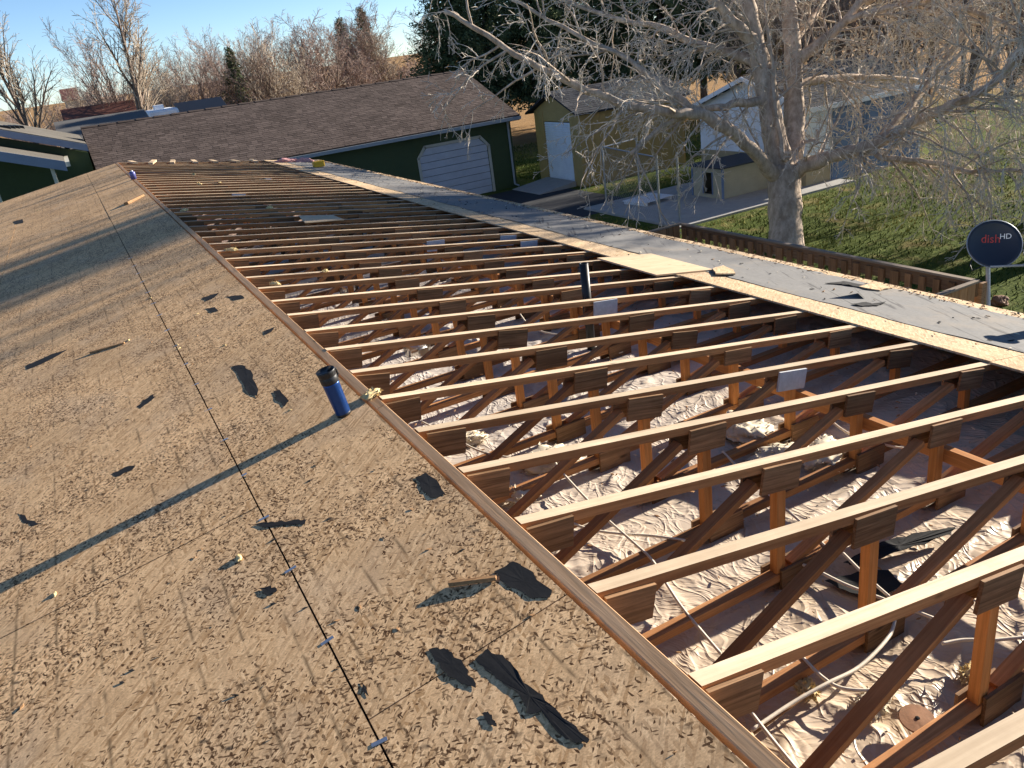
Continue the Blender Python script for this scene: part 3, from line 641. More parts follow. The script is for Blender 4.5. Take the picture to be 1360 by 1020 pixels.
def chainlink(p, q, z0, z1):
    mb = MB(); L = (q - p).length; n = int(L / .12); hgt = z1 - z0; u = (q - p).normalized()
    for i in range(-int(hgt / .12), n):
        for s in (0, 1):
            a_, b_ = i * .12, i * .12 + hgt; ta = max(0, -a_ / hgt); tb = min(1, (L - a_) / hgt)
            if tb <= ta: continue
            P = lambda t: p + u * ((a_ + t * hgt) if s == 0 else L - (a_ + t * hgt)) + Vector((0, 0, z0 + t * hgt))
            mb.tube([P(ta) - ko, P(tb) - ko], .0022, 3, cap=False)
    return mb.build('chain_link', M_STEEL, kn)
tag(chainlink(kp[0], kp[1], .1, 1.9), kind='stuff')

# ------------------------------------------------------------------ deck railing
M_RAIL = wood('brown_deck_rail', (.15, .085, .045), (.36, .22, .13), 1, .25, axis='y'); M_PICK = wood('deck_picket', (.20, .10, .045), (.44, .25, .125), 1, .2, axis='z'); M_CAP = wood('grey_rail_cap', (.20, .155, .115), (.34, .275, .21), 1, .2, axis='y')
zt = 1.95; ra = on_z(1300, 373, zt); rb = on_z(905, 297, zt); xo = (ra.x + rb.x) / 2; ya, yb_ = ra.y, rb.y; zd = zt - 1.0
dk_o = Vector((xo, (ya + yb_) / 2, 0)); dk = empty('deck_railing', dk_o, 'brown timber deck with a low picket railing below the house eave', 'deck')
def dbox(name, mat, *c): return local(MB().box(*c), dk_o, name, mat, dk)
nseg = 3; L = (yb_ - ya) / nseg
for i in range(nseg):
    dbox('top_rail', M_RAIL, xo - .02, xo + .02, ya + i * L + .003, ya + (i + 1) * L - .003, zt - .2, zt - .02); dbox('rail_cap', M_CAP, xo - .045, xo + .03, ya + i * L + .003, ya + (i + 1) * L - .003, zt - .018, zt + .01)
    dbox('bottom_rail', M_RAIL, xo - .02, xo + .02, ya + i * L + .003, ya + (i + 1) * L - .003, zd + .1, zd + .19)
npk = int((yb_ - ya) / .2)
for i in range(npk):
    y = ya + (i + .5) * (yb_ - ya) / npk; wd = .045 if i % 5 else .065; dbox('picket', M_PICK, xo - .058, xo - .022, y - wd, y + wd, zd + .02, zt - .205 + .14)
xin = 4.1
for y, mat in ((ya, M_PICK), (yb_, M_PICK)):
    n = int((xo - xin) / .15)
    for i in range(n): dbox('picket', M_PICK, xo - .06 - (i + 1) * .15, xo - .07 - i * .15, y - .02, y + .015, zd + .02, zt - .02 + rng.uniform(-.006, .006))
    dbox('rail_cap', M_CAP, xin, xo - .05, y - .045, y + .03, zt - .001, zt + .024); dbox('top_rail', M_RAIL, xin, xo - .07, y + .016, y + .055, zt - .2, zt - .03)
for i in range(nseg + 1): dbox('post', M_RAIL, xo + .022, xo + .11, ya + i * L - .045, ya + i * L + .045, 0, zt - .03)
nb_ = int((xo - xin) / .145)
for i in range(nb_): dbox('deck_board', M_CAP, xin + i * .145, xin + i * .145 + .139, ya + .06, yb_ - .06, zd - .04, zd)

# ------------------------------------------------------------------ satellite dish
def dish():
    cpos = at_depth(1321, 324, (ra - CAM).dot(FW) - .12)
    to = (CAM - cpos).normalized(); n = (to * .88 + AX * .34 + UP * .14).normalized()
    up = (UP + AX * .12); up = (up - n * up.dot(n)).normalized(); rt = up.cross(n).normalized()
    base = Vector((xo + .14, ya - .1, 0)); d = empty('satellite_dish', base, 'dark blue satellite dish with red and white lettering beside the deck corner post', 'satellite dish')
    Mx = Matrix((rt, up, n)).transposed()
    m_d = plain('dark_blue_dish_paint', (.011, .016, .032), .42, 0, .15, 5, .5); m_g = plain('grey_arm_paint', (.24, .27, .32), .45, .3, .15, 9)
    dep = (cpos - CAM).dot(FW); ra_, rb__ = 34.5 * dep / F_PX, 31.5 * dep / F_PX
    mb = MB(); N, K = 48, 8
    def P(u, a, off): 
        return cpos - base + Mx @ Vector((u * ra_ * math.cos(a), u * rb__ * math.sin(a), (u * u - 1) * .055 + off))
    for off in (0, -.012):
        b = len(mb.v); mb.v.append(tuple(P(0, 0, off)))
        for k in range(1, K + 1):
            for j in range(N): mb.v.append(tuple(P(k / K, 2 * math.pi * j / N, off)))
        for j in range(N): mb.f.append((b, b + 1 + j, b + 1 + (j + 1) % N)); mb.m.append(0)
        for k in range(K - 1):
            for j in range(N):
                q = b + 1 + k * N; mb.f.append((q + j, q + N + j, q + N + (j + 1) % N, q + (j + 1) % N)); mb.m.append(0)
    b1, b2 = 1 + (K - 1) * N, 1 + K * N + 1 + (K - 1) * N
    for j in range(N): mb.f.append((b1 + j, b2 + j, b2 + (j + 1) % N, b1 + (j + 1) % N)); mb.m.append(0)
    refl = mb.build('reflector', m_d, d, True)
    rimb = MB().tube([P(1.0, 2 * math.pi * j / 48, -.004) for j in range(49)], .007, 5, cap=False); rimb.build('rim', m_g, refl)
    for txt, colr, px0, py0, size in (('dish', (.45, .06, .05), 1303, 322, 13.5), ('HD', (.75, .78, .82), 1328, 317, 8.5)):
        cu = bpy.data.curves.new('t', 'FONT'); cu.body = txt; cu.size = size * dep / F_PX * 1.15; cu.extrude = .001; cu.resolution_u = 3
        to_ = bpy.data.objects.new('tmp', cu); COL.objects.link(to_); bpy.context.view_layer.update()
        me = bpy.data.meshes.new_from_object(to_.evaluated_get(bpy.context.evaluated_depsgraph_get())); bpy.data.objects.remove(to_)
        h = hit(px0, py0, n, cpos - n * .03); org = Mx.transposed() @ (h - cpos)
        rot = Matrix.Rotation(.10, 3, 'Z')
        for v in me.vertices:
            c = rot @ Vector((v.co.x, v.co.y, 0)) + Vector((org.x, org.y, 0)); u2 = (c.x / ra_) ** 2 + (c.y / rb__) ** 2
            v.co = cpos - base + Mx @ Vector((c.x, c.y, (u2 - 1) * .055 + .003 + (.001 if v.co.z > 0 else 0)))
        me.materials.clear(); me.materials.append(plain('lettering_' + txt, colr, .5, 0, .05)); link(bpy.data.objects.new('lettering', me), refl)
    low = P(.97, -math.pi / 2 - .1, -.02); back = P(0, 0, -.12)
    mb = MB().tube([P(0, 0, -.015), back, back - Vector((0, 0, .1))], .03, 8); mb.build('bracket', m_g, d)
    t0 = back - Vector((0, 0, .05)); mb = MB().tube([t0, Vector((.0, .03, zt - .35)), Vector((0, .03, .0))], .026, 8); mb.build('mast', m_g, d)
    MB().tube([low, low + n * .16 + AX * .34 - up * .01, low + n * .2 + AX * .46 + up * .07], .016, 8).build('feed_arm', m_g, d)
    e = low + n * .2 + AX * .46 + up * .07
    MB().lathe([(.0, -.05), (.032, -.05), (.036, 0), (.036, .07), (.0, .075)], 14, 0, Matrix.Translation(e) @ n.to_track_quat('-Z', 'Y').to_matrix().to_4x4()).build('receiver', m_g, d)
    MB().tube([P(.95, -2.4, -.02), P(1.12, -2.35, -.02) - up * .05, P(1.22, -2.2, 0) - up * .07, P(1.1, -1.95, 0), P(.98, -1.9, -.03)], .009, 6).build('cable', M_DARK, d)
dish()
# ------------------------------------------------------------------ trees
M_BARK = bark('grey_brown_bark', (.32, .245, .185), (.60, .49, .39)); M_TWIG = bark('pale_twigs', (.42, .36, .29), (.70, .62, .52), 2)
M_BARK2 = bark('brown_bark', (.10, .075, .06), (.24, .19, .155)); M_TWIG2 = bark('reddish_twigs', (.24, .175, .145), (.42, .32, .27), 2); M_TWIG3 = bark('tan_twigs', (.30, .25, .19), (.50, .42, .33), 2)
def rand_dir(r):
    while True:
        v = Vector((r.uniform(-1, 1), r.uniform(-1, 1), r.uniform(-1, 1)))
        if .1 < v.length < 1: return v.normalized()
def side_dir(d, ang, r):
    u = d.cross(rand_dir(r)).normalized(); return (d * math.cos(ang) + u * math.sin(ang)).normalized()
def grow(out, r, p, d, L, rad, lvl, P):
    """P: dict of per-level lists: n children, ang, ratio, wig, trop (vertical pull), seg; out[0] wood, out[1] twigs"""
    ns = P['seg'][lvl]; pts = [p.copy()]; rads = [rad]; dd = d.copy(); st = L / ns
    for i in range(ns):
        dd = (dd + rand_dir(r) * P['wig'][lvl] + Vector((0, 0, P['trop'][lvl]))).normalized(); pts.append(pts[-1] + dd * st); rads.append(max(rad * (1 - .8 * (i + 1) / ns), P['rmin']))
    out[1 if lvl >= P['tw'] else 0].tube(pts, rads, P['sides'][lvl], cap=False)
    if lvl + 1 < len(P['n']) + 1 and lvl < len(P['n']):
        spawn(out, r, pts, rads, L, lvl, P, P['n'][lvl], P['t0'][lvl])
def spawn(out, r, pts, rads, L, lvl, P, n, t0):
    for c in range(n):
        t = t0 + (1 - t0) * (c + r.random()) / n; f = t * (len(pts) - 1); i = min(int(f), len(pts) - 2); w = f - i
        q = pts[i].lerp(pts[i + 1], w); dv = (pts[i + 1] - pts[i]).normalized(); rr = rads[i] * (1 - w) + rads[i + 1] * w
        nd = side_dir(dv, P['ang'][lvl] * r.uniform(.6, 1.3), r); ll = L * P['ratio'][lvl] * r.uniform(.6, 1.2) * (1.15 - .55 * t)
        if 'lmax' in P: ll = min(ll, P['lmax'][lvl] * r.uniform(.6, 1.1))
        grow(out, r, q, nd, ll, max(min(rr * .7, P['rcap'][lvl]), P['rmin']), lvl + 1, P)

def big_tree():
    r = random.Random(21); dep0 = (on_z(1043, 330) - CAM).dot(FW); wood_, twig = MB(), MB(); out = (wood_, twig)
    base = on_z(1043, 330)
    k = dep0 / F_PX
    limbs = [  # (pixel path with depth offset in metres, start radius px, end radius px, children, droop)
        ([(1043, 345, 0), (1043, 300, 0), (1042, 262, 0), (1041, 225, 0)], 24, 20, 0),
        ([(1041, 235, 0), (1030, 190, -.1), (1022, 140, -.2), (1012, 90, -.3), (1002, 50, -.4), (992, 0, -.5), (975, -80, -.6), (955, -190, -.8)], 18, 7, 16),
        ([(1043, 235, 0), (1054, 190, .2), (1054, 130, .3), (1052, 60, .4), (1048, 0, .5), (1056, -90, .6), (1040, -220, .6)], 17, 7, 16),
        ([(1036, 238, 0), (1018, 220, -.4), (990, 190, -.9), (955, 164, -1.3), (925, 150, -1.6), (891, 150, -1.9), (826, 138, -2.2), (765, 112, -2.6), (697, 79, -3), (650, 47, -3.3), (590, 15, -3.6)], 10.5, 2.2, 30),
        ([(930, 152, -1.5), (900, 129, -1.4), (862, 100, -1.3), (826, 76, -1.1), (747, 35, -.9), (680, 0, -.6)], 5.5, 2, 22),
        ([(1016, 133, -.2), (990, 136, -.5), (955, 143, -.9), (915, 152, -1.3), (870, 175, -1.6), (838, 205, -1.8)], 7, 2, 10),
        ([(1012, 92, -.3), (990, 78, 0), (926, 59, .6), (880, 38, 1), (800, 20, 1.5), (720, -10, 2)], 8, 2.2, 24),
        ([(1004, 60, -.4), (985, 40, -.7), (955, 10, -1), (920, -30, -1.4), (870, -70, -1.8)], 10, 2.5, 18),
        ([(1048, 235, 0), (1075, 217, -.4), (1115, 206, -.9), (1160, 192, -1.4), (1210, 165, -1.9), (1265, 140, -2.4), (1310, 118, -2.9), (1340, 85, -3.3), (1370, 40, -3.7)], 11, 3, 34),
        ([(1145, 198, -1.2), (1180, 210, -1.6), (1235, 214, -2), (1290, 228, -2.4), (1355, 226, -2.9), (1410, 232, -3.4)], 4, 1.5, 16),
        ([(1056, 118, .3), (1085, 106, .6), (1125, 103, 1), (1185, 104, 1.4), (1240, 112, 1.8), (1300, 130, 2.2), (1350, 135, 2.6)], 7, 2, 26),
        ([(1060, 78, .4), (1085, 60, .3), (1120, 30, .2), (1145, 0, .1), (1190, -60, 0), (1240, -130, -.2)], 9, 3, 22),
        ([(1052, 60, .4), (1075, 30, .8), (1095, 0, 1.2), (1120, -60, 1.6)], 6, 2, 12),
        ([(1120, 30, .2), (1180, 10, -.4), (1250, 5, -1), (1320, 25, -1.6), (1390, 60, -2.2)], 5, 2, 28),
        ([(1165, 190, -1.4), (1200, 150, -1), (1235, 110, -.6), (1270, 60, -.2), (1300, 10, 0), (1330, -40, .2)], 6, 2, 22),
        ([(1041, 215, -.45), (1032, 150, -.55), (1026, 90, -.6), (1020, 40, -.65), (1015, 0, -.7), (1008, -60, -.8)], 3.6, 1.6, 8),
        ([(1060, 200, -.2), (1066, 190, -.25), (1078, 186, -.3), (1086, 188, -.35), (1084, 172, -.4)], 3, 1.5, 3),
        ([(992, 10, -.5), (940, -60, 1.2), (860, -120, 2.4), (760, -160, 3)], 8, 2, 22),
        ([(1048, 0, .5), (1010, -60, 2), (960, -110, 3.4), (900, -130, 4.4)], 8, 2, 18),
        ([(1150, 0, .1), (1230, -40, -1.4), (1310, -70, -2.8), (1400, -90, -4)], 7, 2, 22),
    ]
    P = dict(n=[5, 4, 3], t0=[.15, .15, .2], ang=[.9, .8, .75], ratio=[.62, .55, .5], lmax=[1.25, .75, .4], wig=[.22, .25, .28, .32], trop=[-.04, -.085, -.10, -.07], seg=[7, 6, 5, 4], rmin=.006, rcap=[.026, .014, .0095], tw=1, sides=[5, 4, 3, 3])
    Lv0 = [2.3]
    for path, r0, r1, nch in limbs:
        ctrl = [at_depth(x, y, dep0 + o) - base for x, y, o in path]; pts = []
        for i in range(len(ctrl) - 1):     # smooth and roughen the path
            a = ctrl[max(i - 1, 0)]; b = ctrl[i]; c = ctrl[i + 1]; d = ctrl[min(i + 2, len(ctrl) - 1)]
            for s in range(4):
                t = s / 4; q = .5 * ((2 * b) + (c - a) * t + (2 * a - 5 * b + 4 * c - d) * t * t + (3 * b - a - 3 * c + d) * t ** 3); pts.append(q + rand_dir(r) * (.012 if r0 > 15 else .03))
        pts.append(ctrl[-1]); n = len(pts); rads = [k * (r0 + (r1 - r0) * (i / (n - 1)) ** .8) * (1 + .07 * r.uniform(-1, 1)) for i in range(n)]
        if nch == 0: rads[0] *= 1.35; rads[1] *= 1.15
        wood_.tube(pts, rads, 14 if r0 > 9 else 8)
        nch = int(nch * (1.0 if path[-1][0] > 1180 else .72))
        for c in range(nch):
            t = (.18 if r0 > 12 else .08) + .92 * (c + r.random()) / nch * .98; f = min(t, .999) * (n - 1); i = int(f); q = pts[i].lerp(pts[i + 1], f - i); dv = (pts[i + 1] - pts[i]).normalized()
            nd = side_dir(dv, r.uniform(.6, 1.2), r)
            grow(out, r, q, nd, 2.3 * r.uniform(.45, 1.15) * (.75 if r0 > 12 else 1), min(rads[i] * .55, .032), 0, P)
    # drooping fringe on the right
    for c in range(46):
        p = at_depth(r.uniform(1130, 1365), r.uniform(150, 215), dep0 + r.uniform(-3, .5)) - base; P2 = dict(P); P2['trop'] = [-.16, -.14, -.1, -.06]
        grow(out, r, p, Vector((r.uniform(-.5, .5), r.uniform(-.5, .5), -.5)).normalized(), r.uniform(.8, 1.5), .014, 1, P2)
    t = empty('shade_tree', base, 'large bare tree with forked grey trunk and drooping twigs above the deck railing', 'tree')
    wood_.build('trunk', M_BARK, t, True); twig.build('crown', M_TWIG, t)
big_tree()

def bare_mesh(seed, h, spread, tw, mats, stems=1, dense=1.0):
    r = random.Random(seed); w, c = MB(), MB()
    P = dict(n=[int(13 * dense), int(9 * dense), 6], t0=[.22, .15, .15], ang=[.62 * spread, .65 * spread, .7], ratio=[.5, .48, .5], wig=[.07, .14, .2, .26], trop=[.03, .05, .04, .02], seg=[9, 6, 5, 3], rmin=.011, rcap=[.12, .05, .022], tw=2, sides=[8, 5, 3, 3])
    for s in range(stems):
        d = Vector((r.uniform(-.35, .35), r.uniform(-.35, .35), 1)).normalized() if stems > 1 else Vector((r.uniform(-.08, .08), r.uniform(-.08, .08), 1)).normalized()
        grow((w, c), r, Vector((r.uniform(-.3, .3) * (stems > 1), r.uniform(-.3, .3) * (stems > 1), -.1)), d, h * r.uniform(.8, 1) * .92, .018 * h / (stems ** .4), 0, P)
    return w.mesh('trunk', [mats[0]], True), c.mesh('crown', [mats[1]])
V_A = bare_mesh(1, 12, .85, 2, (M_BARK2, M_TWIG3), 1, 1.35)
V_B = bare_mesh(2, 12, .8, 2, (M_BARK2, M_TWIG2), 4, .85)
V_C = bare_mesh(3, 9, 1.15, 2, (M_BARK2, M_TWIG2), 3, .95)
V_D = bare_mesh(4, 9, 1.0, 2, (M_BARK2, M_TWIG3), 5, .8)
V_E = bare_mesh(5, 5, 1.3, 2, (M_BARK2, M_TWIG2), 7, .8)
def put_tree(px, dist, var, hs, label, group=None, name='bare_tree', rot=None):
    d = ray(px, 120); d = Vector((d.x, d.y, 0)).normalized(); p = Vector((CAM.x, CAM.y, 0)) + d * dist
    t = empty(name, p, label, 'tree', group); t.rotation_euler = (0, 0, rng.uniform(0, 6.28) if rot is None else rot); t.scale = (hs * rng.uniform(.9, 1.15), hs * rng.uniform(.9, 1.15), hs)
    for nm, me in zip(('trunk', 'crown'), var): link(bpy.data.objects.new(nm, me), t)
    return t
put_tree(30, 66, V_A, 1.05, 'slender pale bare tree behind the tan-roofed porch house', rot=.4)
put_tree(178, 58, V_A, 1.0, 'tall bare tree with upright stem behind the grey and brown sheds', rot=2.2)
put_tree(152, 62, V_B, .78, 'bare many-stemmed tree leaning beside the tall upright bare tree', rot=1.0)
r_ = random.Random(11)
G1 = 'bare thicket trees behind the garage roof'
for i in range(34):
    px = 205 + i * 11.5 + r_.uniform(-5, 5); dist = r_.uniform(60, 92); var = r_.choice((V_B, V_C, V_C, V_D, V_E)); top = .68 if px < 320 else .78
    put_tree(px, dist, var, top * r_.uniform(.8, 1.1) * (1.25 if var in (V_C, V_D) else 1) * dist / 78 * (1.3 if var is V_E else 1), {id(V_B): 'tall many-stemmed leafless tree in the thicket behind the garage roof', id(V_C): 'wide reddish leafless tree in the thicket behind the garage roof', id(V_D): 'pale tan leafless tree in the thicket behind the garage roof', id(V_E): 'low leafless scrub tree in the thicket behind the garage roof'}[id(var)], G1, 'thicket_tree')
for i in range(22): put_tree(-20 + i * 10.5 + r_.uniform(-4, 4), r_.uniform(75, 130), r_.choice((V_C, V_E, V_E, V_D)), r_.uniform(.5, .75), 'small leafless tree on the skyline beyond the neighbouring roofs', 'far skyline trees', 'skyline_tree')
for i in range(16): put_tree(1000 + i * 24 + r_.uniform(-9, 9), r_.uniform(38, 62), r_.choice((V_C, V_D, V_B)), r_.uniform(.75, 1.0), 'bare tree standing beyond the white outbuilding', 'bare trees beyond the outbuilding', 'orchard_tree')

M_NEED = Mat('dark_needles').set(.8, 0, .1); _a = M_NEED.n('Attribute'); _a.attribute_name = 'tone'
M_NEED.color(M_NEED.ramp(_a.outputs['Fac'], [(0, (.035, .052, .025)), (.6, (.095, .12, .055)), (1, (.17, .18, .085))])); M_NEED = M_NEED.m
def conifer_mesh(seed, h, w, n, lo_=.06):
    r = random.Random(seed); tr = MB().tube([(0, 0, -.1), (0, 0, h * .5), (0, 0, h)], [h * .02, h * .012, .02], 7); c = MB(); tone = []
    for i in range(n):
        t = (i + r.random()) / n; z = h * (lo_ + (1 - lo_) * t); R = w * (1 - t) ** .75 * (1 + .25 * math.sin(i * 2.4)) * r.uniform(.6, 1.15) + .1; a = r.uniform(0, 6.283); dr = Vector((math.cos(a), math.sin(a), 0))
        b0 = Vector((0, 0, z)); tip = b0 + dr * R + Vector((0, 0, -.18 * R)); c.tube([b0, tip], [.02, .008], 3, cap=False); tone += [.2] * 3
        m = int(10 + R * 9)
        for j in range(m):
            f = r.uniform(.2, 1.05); q = b0.lerp(tip, f) + rand_dir(r) * .12; d = (dr * .7 + rand_dir(r) * .9 + Vector((0, 0, -.15))).normalized(); L = r.uniform(.16, .34); s = d.cross(rand_dir(r)).normalized() * r.uniform(.025, .05)
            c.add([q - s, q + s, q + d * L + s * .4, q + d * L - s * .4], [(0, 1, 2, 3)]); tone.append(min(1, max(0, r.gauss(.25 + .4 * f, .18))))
    cm = c.mesh('crown', [M_NEED]); at = cm.attributes.new('tone', 'FLOAT', 'FACE'); at.data.foreach_set('value', tone)
    return tr.mesh('trunk', [M_BARK2]), cm
C_A = conifer_mesh(1, 12, 3.0, 800, .2); C_B = conifer_mesh(2, 10, 2.3, 420)
for px, dist, s in ((605, 46, .86), (655, 52, .98), (712, 47, .95), (765, 55, 1.0), (822, 50, .95), (880, 54, 1.0), (935, 50, .92), (985, 58, 1.0)):
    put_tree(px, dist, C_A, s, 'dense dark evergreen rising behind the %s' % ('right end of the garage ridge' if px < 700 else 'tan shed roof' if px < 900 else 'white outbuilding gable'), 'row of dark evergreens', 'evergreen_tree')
put_tree(316, 66, C_B, .72, 'young spruce among the bare thicket, shorter than the two beside it', name='spruce_tree'); put_tree(468, 90, C_B, .92, 'slim spruce top rising above the pink thicket', 'pair of slim spruces', 'spruce_tree'); put_tree(497, 92, C_B, 1.0, 'slim spruce top rising above the pink thicket', 'pair of slim spruces', 'spruce_tree')

# ------------------------------------------------------------------ far roofs and yard things on the left
def far_roof(name, lab, cat, mat, q, dist, hgt, depth, wallmat):
    """gable building seen over the garage: q = left and right pixel of the ridge"""
    a, b = on_y(*q[0], dist), on_y(*q[1], dist); o_ = Vector(((a.x + b.x) / 2, dist, 0)); t = empty(name, o_, lab, cat); zr_ = (a.z + b.z) / 2; x0, x1 = a.x, b.x
    local(MB().box(x0 + .3, x1 - .3, dist - depth + .4, dist + depth - .4, 0, zr_ - hgt - .05), o_, 'wall', wallmat, t)
    for s in (-1, 1): c = [(x0, dist + s * depth, zr_ - hgt), (x1, dist + s * depth, zr_ - hgt), (x1, dist, zr_), (x0, dist, zr_)]; local(MB().hexa([(x, y, z - .12) for x, y, z in c] + c), o_, 'roof', mat, t)
    for x in (x0 + .35, x1 - .35): local(MB().add([(x - .05, dist - depth + .4, zr_ - hgt - .05), (x - .05, dist + depth - .4, zr_ - hgt - .05), (x - .05, dist, zr_ - .15), (x + .05, dist - depth + .4, zr_ - hgt - .05), (x + .05, dist + depth - .4, zr_ - hgt - .05), (x + .05, dist, zr_ - .15)], [(0, 2, 1), (3, 4, 5), (0, 1, 4, 3), (1, 2, 5, 4), (2, 0, 3, 5)]), o_, 'gable', wallmat, t)
    return t
M_BR = plain('brown_metal_roof', (.13, .055, .04), .6); M_GR = plain('grey_far_roof', (.12, .115, .11), .9); M_LT = plain('tan_far_wall', (.42, .36, .28), .8)
far_roof('far_house', 'grey-roofed house just past the neighbour house', 'house', M_GR, ((70, 160), (192, 147)), 42, 1.0, 4, M_LT)
far_roof('brown_barn', 'barn with dark brown metal roof in front of the leaning bare trees', 'barn', M_BR, ((80, 147), (176, 131)), 60, 2.4, 4, M_BR)
far_roof('skyline_house', 'small distant house with purple-brown roof on the skyline', 'house', M_BR, ((78, 119), (101, 116)), 150, 1.7, 6, M_LT)
rv = empty('camper_trailer', on_y(212, 160, 46) * 1, 'white camper trailer parked behind the grey-roofed house', 'trailer'); a = on_y(196, 148, 46); b = on_y(237, 143, 46); rv.location = (a.x, 46, 0); w = b.x - a.x
rim(MB().box(0, w, 0, 2.4, .6, a.z).build('body', M_WHITE, rv), .15, 3); 
for i in range(3): MB().box(.2 + i * .5, .55 + i * .5, -.012, -.002, a.z - .8, a.z - .4).build('window', M_DARK, rv)
for i in range(2): MB().tube([(w * .4 + i * .7, -.02, .33), (w * .4 + i * .7, .2, .33)], .33, 16).build('wheel', M_DARK, rv)
MB().box(w * .3, w * .6, .8, 1.5, a.z + .002, a.z + .2).build('roof_unit', M_WHITE, rv)
a = on_y(238, 140, 50); b = on_y(304, 130, 50); dt = empty('lean_to', (a.x, 50, 0), 'black sloping lean-to roof behind the garage ridge', 'lean-to'); w = b.x - a.x
MB().hexa([(0, 0, a.z - .9), (w, 0, a.z - .9), (w, 2.5, a.z), (0, 2.5, a.z), (0, 0, a.z - .8), (w, 0, a.z - .8), (w, 2.5, a.z + .1), (0, 2.5, a.z + .1)]).build('roof', M_DARK, dt)
for x in (.1, w / 2, w - .1):
    for y in (.1, 2.4): MB().box(x - .05, x + .05, y - .05, y + .05, 0, a.z - .91 + y * .36).build('post', M_PICK, dt)
# ------------------------------------------------------------------ small things on the roof
def frame_on(n, yaw=0):
    n = n.normalized(); u = Vector((math.cos(yaw), math.sin(yaw), 0)); u = (u - n * u.dot(n)).normalized(); return Matrix((u, n.cross(u), n)).transposed().to_4x4()
def tumbler():
    p = on_left(457, 550.5) + NL * .001; t = empty('travel_tumbler', p, 'blue metal travel tumbler with black lid standing on the sheathing', 'tumbler')
    t.matrix_world = Matrix.Translation(p) @ frame_on((NL + Vector((.0, .02, 0))).normalized(), .4)
    m_b = Mat('blue_metallic_paint').set(.28, .55, .5); m_b.color(m_b.mix(m_b.noise(40, m_b.vec()), (.012, .05, .20), (.02, .075, .27))); m_b = m_b.m
    m_k = plain('black_plastic', (.014, .014, .015), .42, 0, .2, 20, .45)
    MB().lathe([(0, .003), (.0300, .003), (.0315, .006), (.0325, .03), (.0355, .150), (.0358, .156), (.0, .156)], 40).build('body', m_b, t, True)
    MB().lathe([(0, 0), (.0305, 0), (.0318, .004), (.0320, .012), (.0312, .013), (0, .013)], 40).build('base_ring', m_k, t, True)
    lid = MB().lathe([(0, .156), (.0362, .156), (.0375, .160), (.0378, .185), (.0366, .187), (.0372, .189), (.0395, .204), (.0405, .212), (.0385, .215), (.034, .209), (.02, .206), (0, .205)], 40).build('lid', m_k, t, True)
    MB().tube([(.012, 0, .206), (.018, 0, .214), (.030, 0, .216)], .006, 8).build('spout_tab', m_k, lid)
    MB().tube([(.0385, -.004, .205), (.046, -.005, .198), (.047, -.005, .172), (.039, -.004, .160)], .0045, 8).build('clip', m_k, lid)
tumbler()
M_BLK = plain('black_abs', (.016, .015, .015), .45, 0, .3, 12, .4)
def vent_pipe(x, y, ztop, r, lab):
    t = empty('vent_pipe', (x, y, H - .74), lab, 'pipe'); L = ztop + .74
    MB().lathe([(0, 0), (r, 0), (r, L), (r * .82, L), (r * .82, L - .12), (0, L - .12)], 24).build('pipe', M_BLK, t, True)
    MB().lathe([(r * 1.16, L * .42), (r * 1.2, L * .42 + .01), (r * 1.2, L * .42 + .055), (r * 1.16, L * .42 + .06), (r, L * .42 + .06)], 24).build('coupling', M_BLK, t, True)
vent_pipe(1.955, Y0 + 8.5 * D, -.115, .030, 'black plastic vent pipe rising between the trusses beside a white gusset')
q = hit(349, 237, (0, 1, 0), (0, Y0 + 32.5 * D, 0)); vent_pipe(q.x, Y0 + 32.5 * D, q.z - H, .05, 'short black vent stub among the trusses near the gable end')

M_SCRAP = plain('black_felt', (.016, .016, .017), .85, 0, .5, 14, .2); M_STICK = wood('sliver_wood', (.25, .12, .05), (.55, .33, .16), 1, .2)
def scrap(name, pts, mat, lab, cat, group=None, surf=on_left, n=NL, lift=.0015, curl=.012, th=.002, seed=0, sub=4, jag=.006):
    r = random.Random(seed + len(pts) * 7); W_ = [surf(*p) for p in pts]; c = sum(W_, Vector()) / len(W_); ring = []
    for i, a in enumerate(W_):
        b = W_[(i + 1) % len(W_)]
        for k in range(sub):
            q = a.lerp(b, k / sub)
            if k: v = rand_dir(r); v -= n * v.dot(n); q = q + v * min(jag, (b - a).length * .12)
            ring.append(q)
    mb = MB(); N = len(ring); levels = (1.0, .66, .33)
    for top in (0, 1):
        for f in levels:
            for i, q in enumerate(ring):
                h = lift + curl * max(0, noise.noise((q.x * 14 + seed, q.y * 14, seed))) * (f ** 2) + .4 * curl * abs(noise.noise((q.x * 30, q.y * 30, seed + 5)))
                mb.v.append(tuple((c + (q - c) * f) + n * (h + th * top) - c))
        mb.v.append(tuple(n * (lift + th * top + curl * .2)))
    K = len(levels) * N + 1
    for top in (0, 1):
        o = top * K
        for l in range(len(levels) - 1):
            for i in range(N):
                j = (i + 1) % N; f = (o + l * N + i, o + l * N + j, o + (l + 1) * N + j, o + (l + 1) * N + i); mb.f.append(f if top else f[::-1]); mb.m.append(0)
        for i in range(N):
            f = (o + (len(levels) - 1) * N + i, o + (len(levels) - 1) * N + (i + 1) % N, o + K - 1); mb.f.append(f if top else f[::-1]); mb.m.append(0)
    for i in range(N): j = (i + 1) % N; mb.f.append((i, j, K + j, K + i)); mb.m.append(0)
    o = mb.build(name, mat, None, False, c); tag(o, lab, cat, group); return o
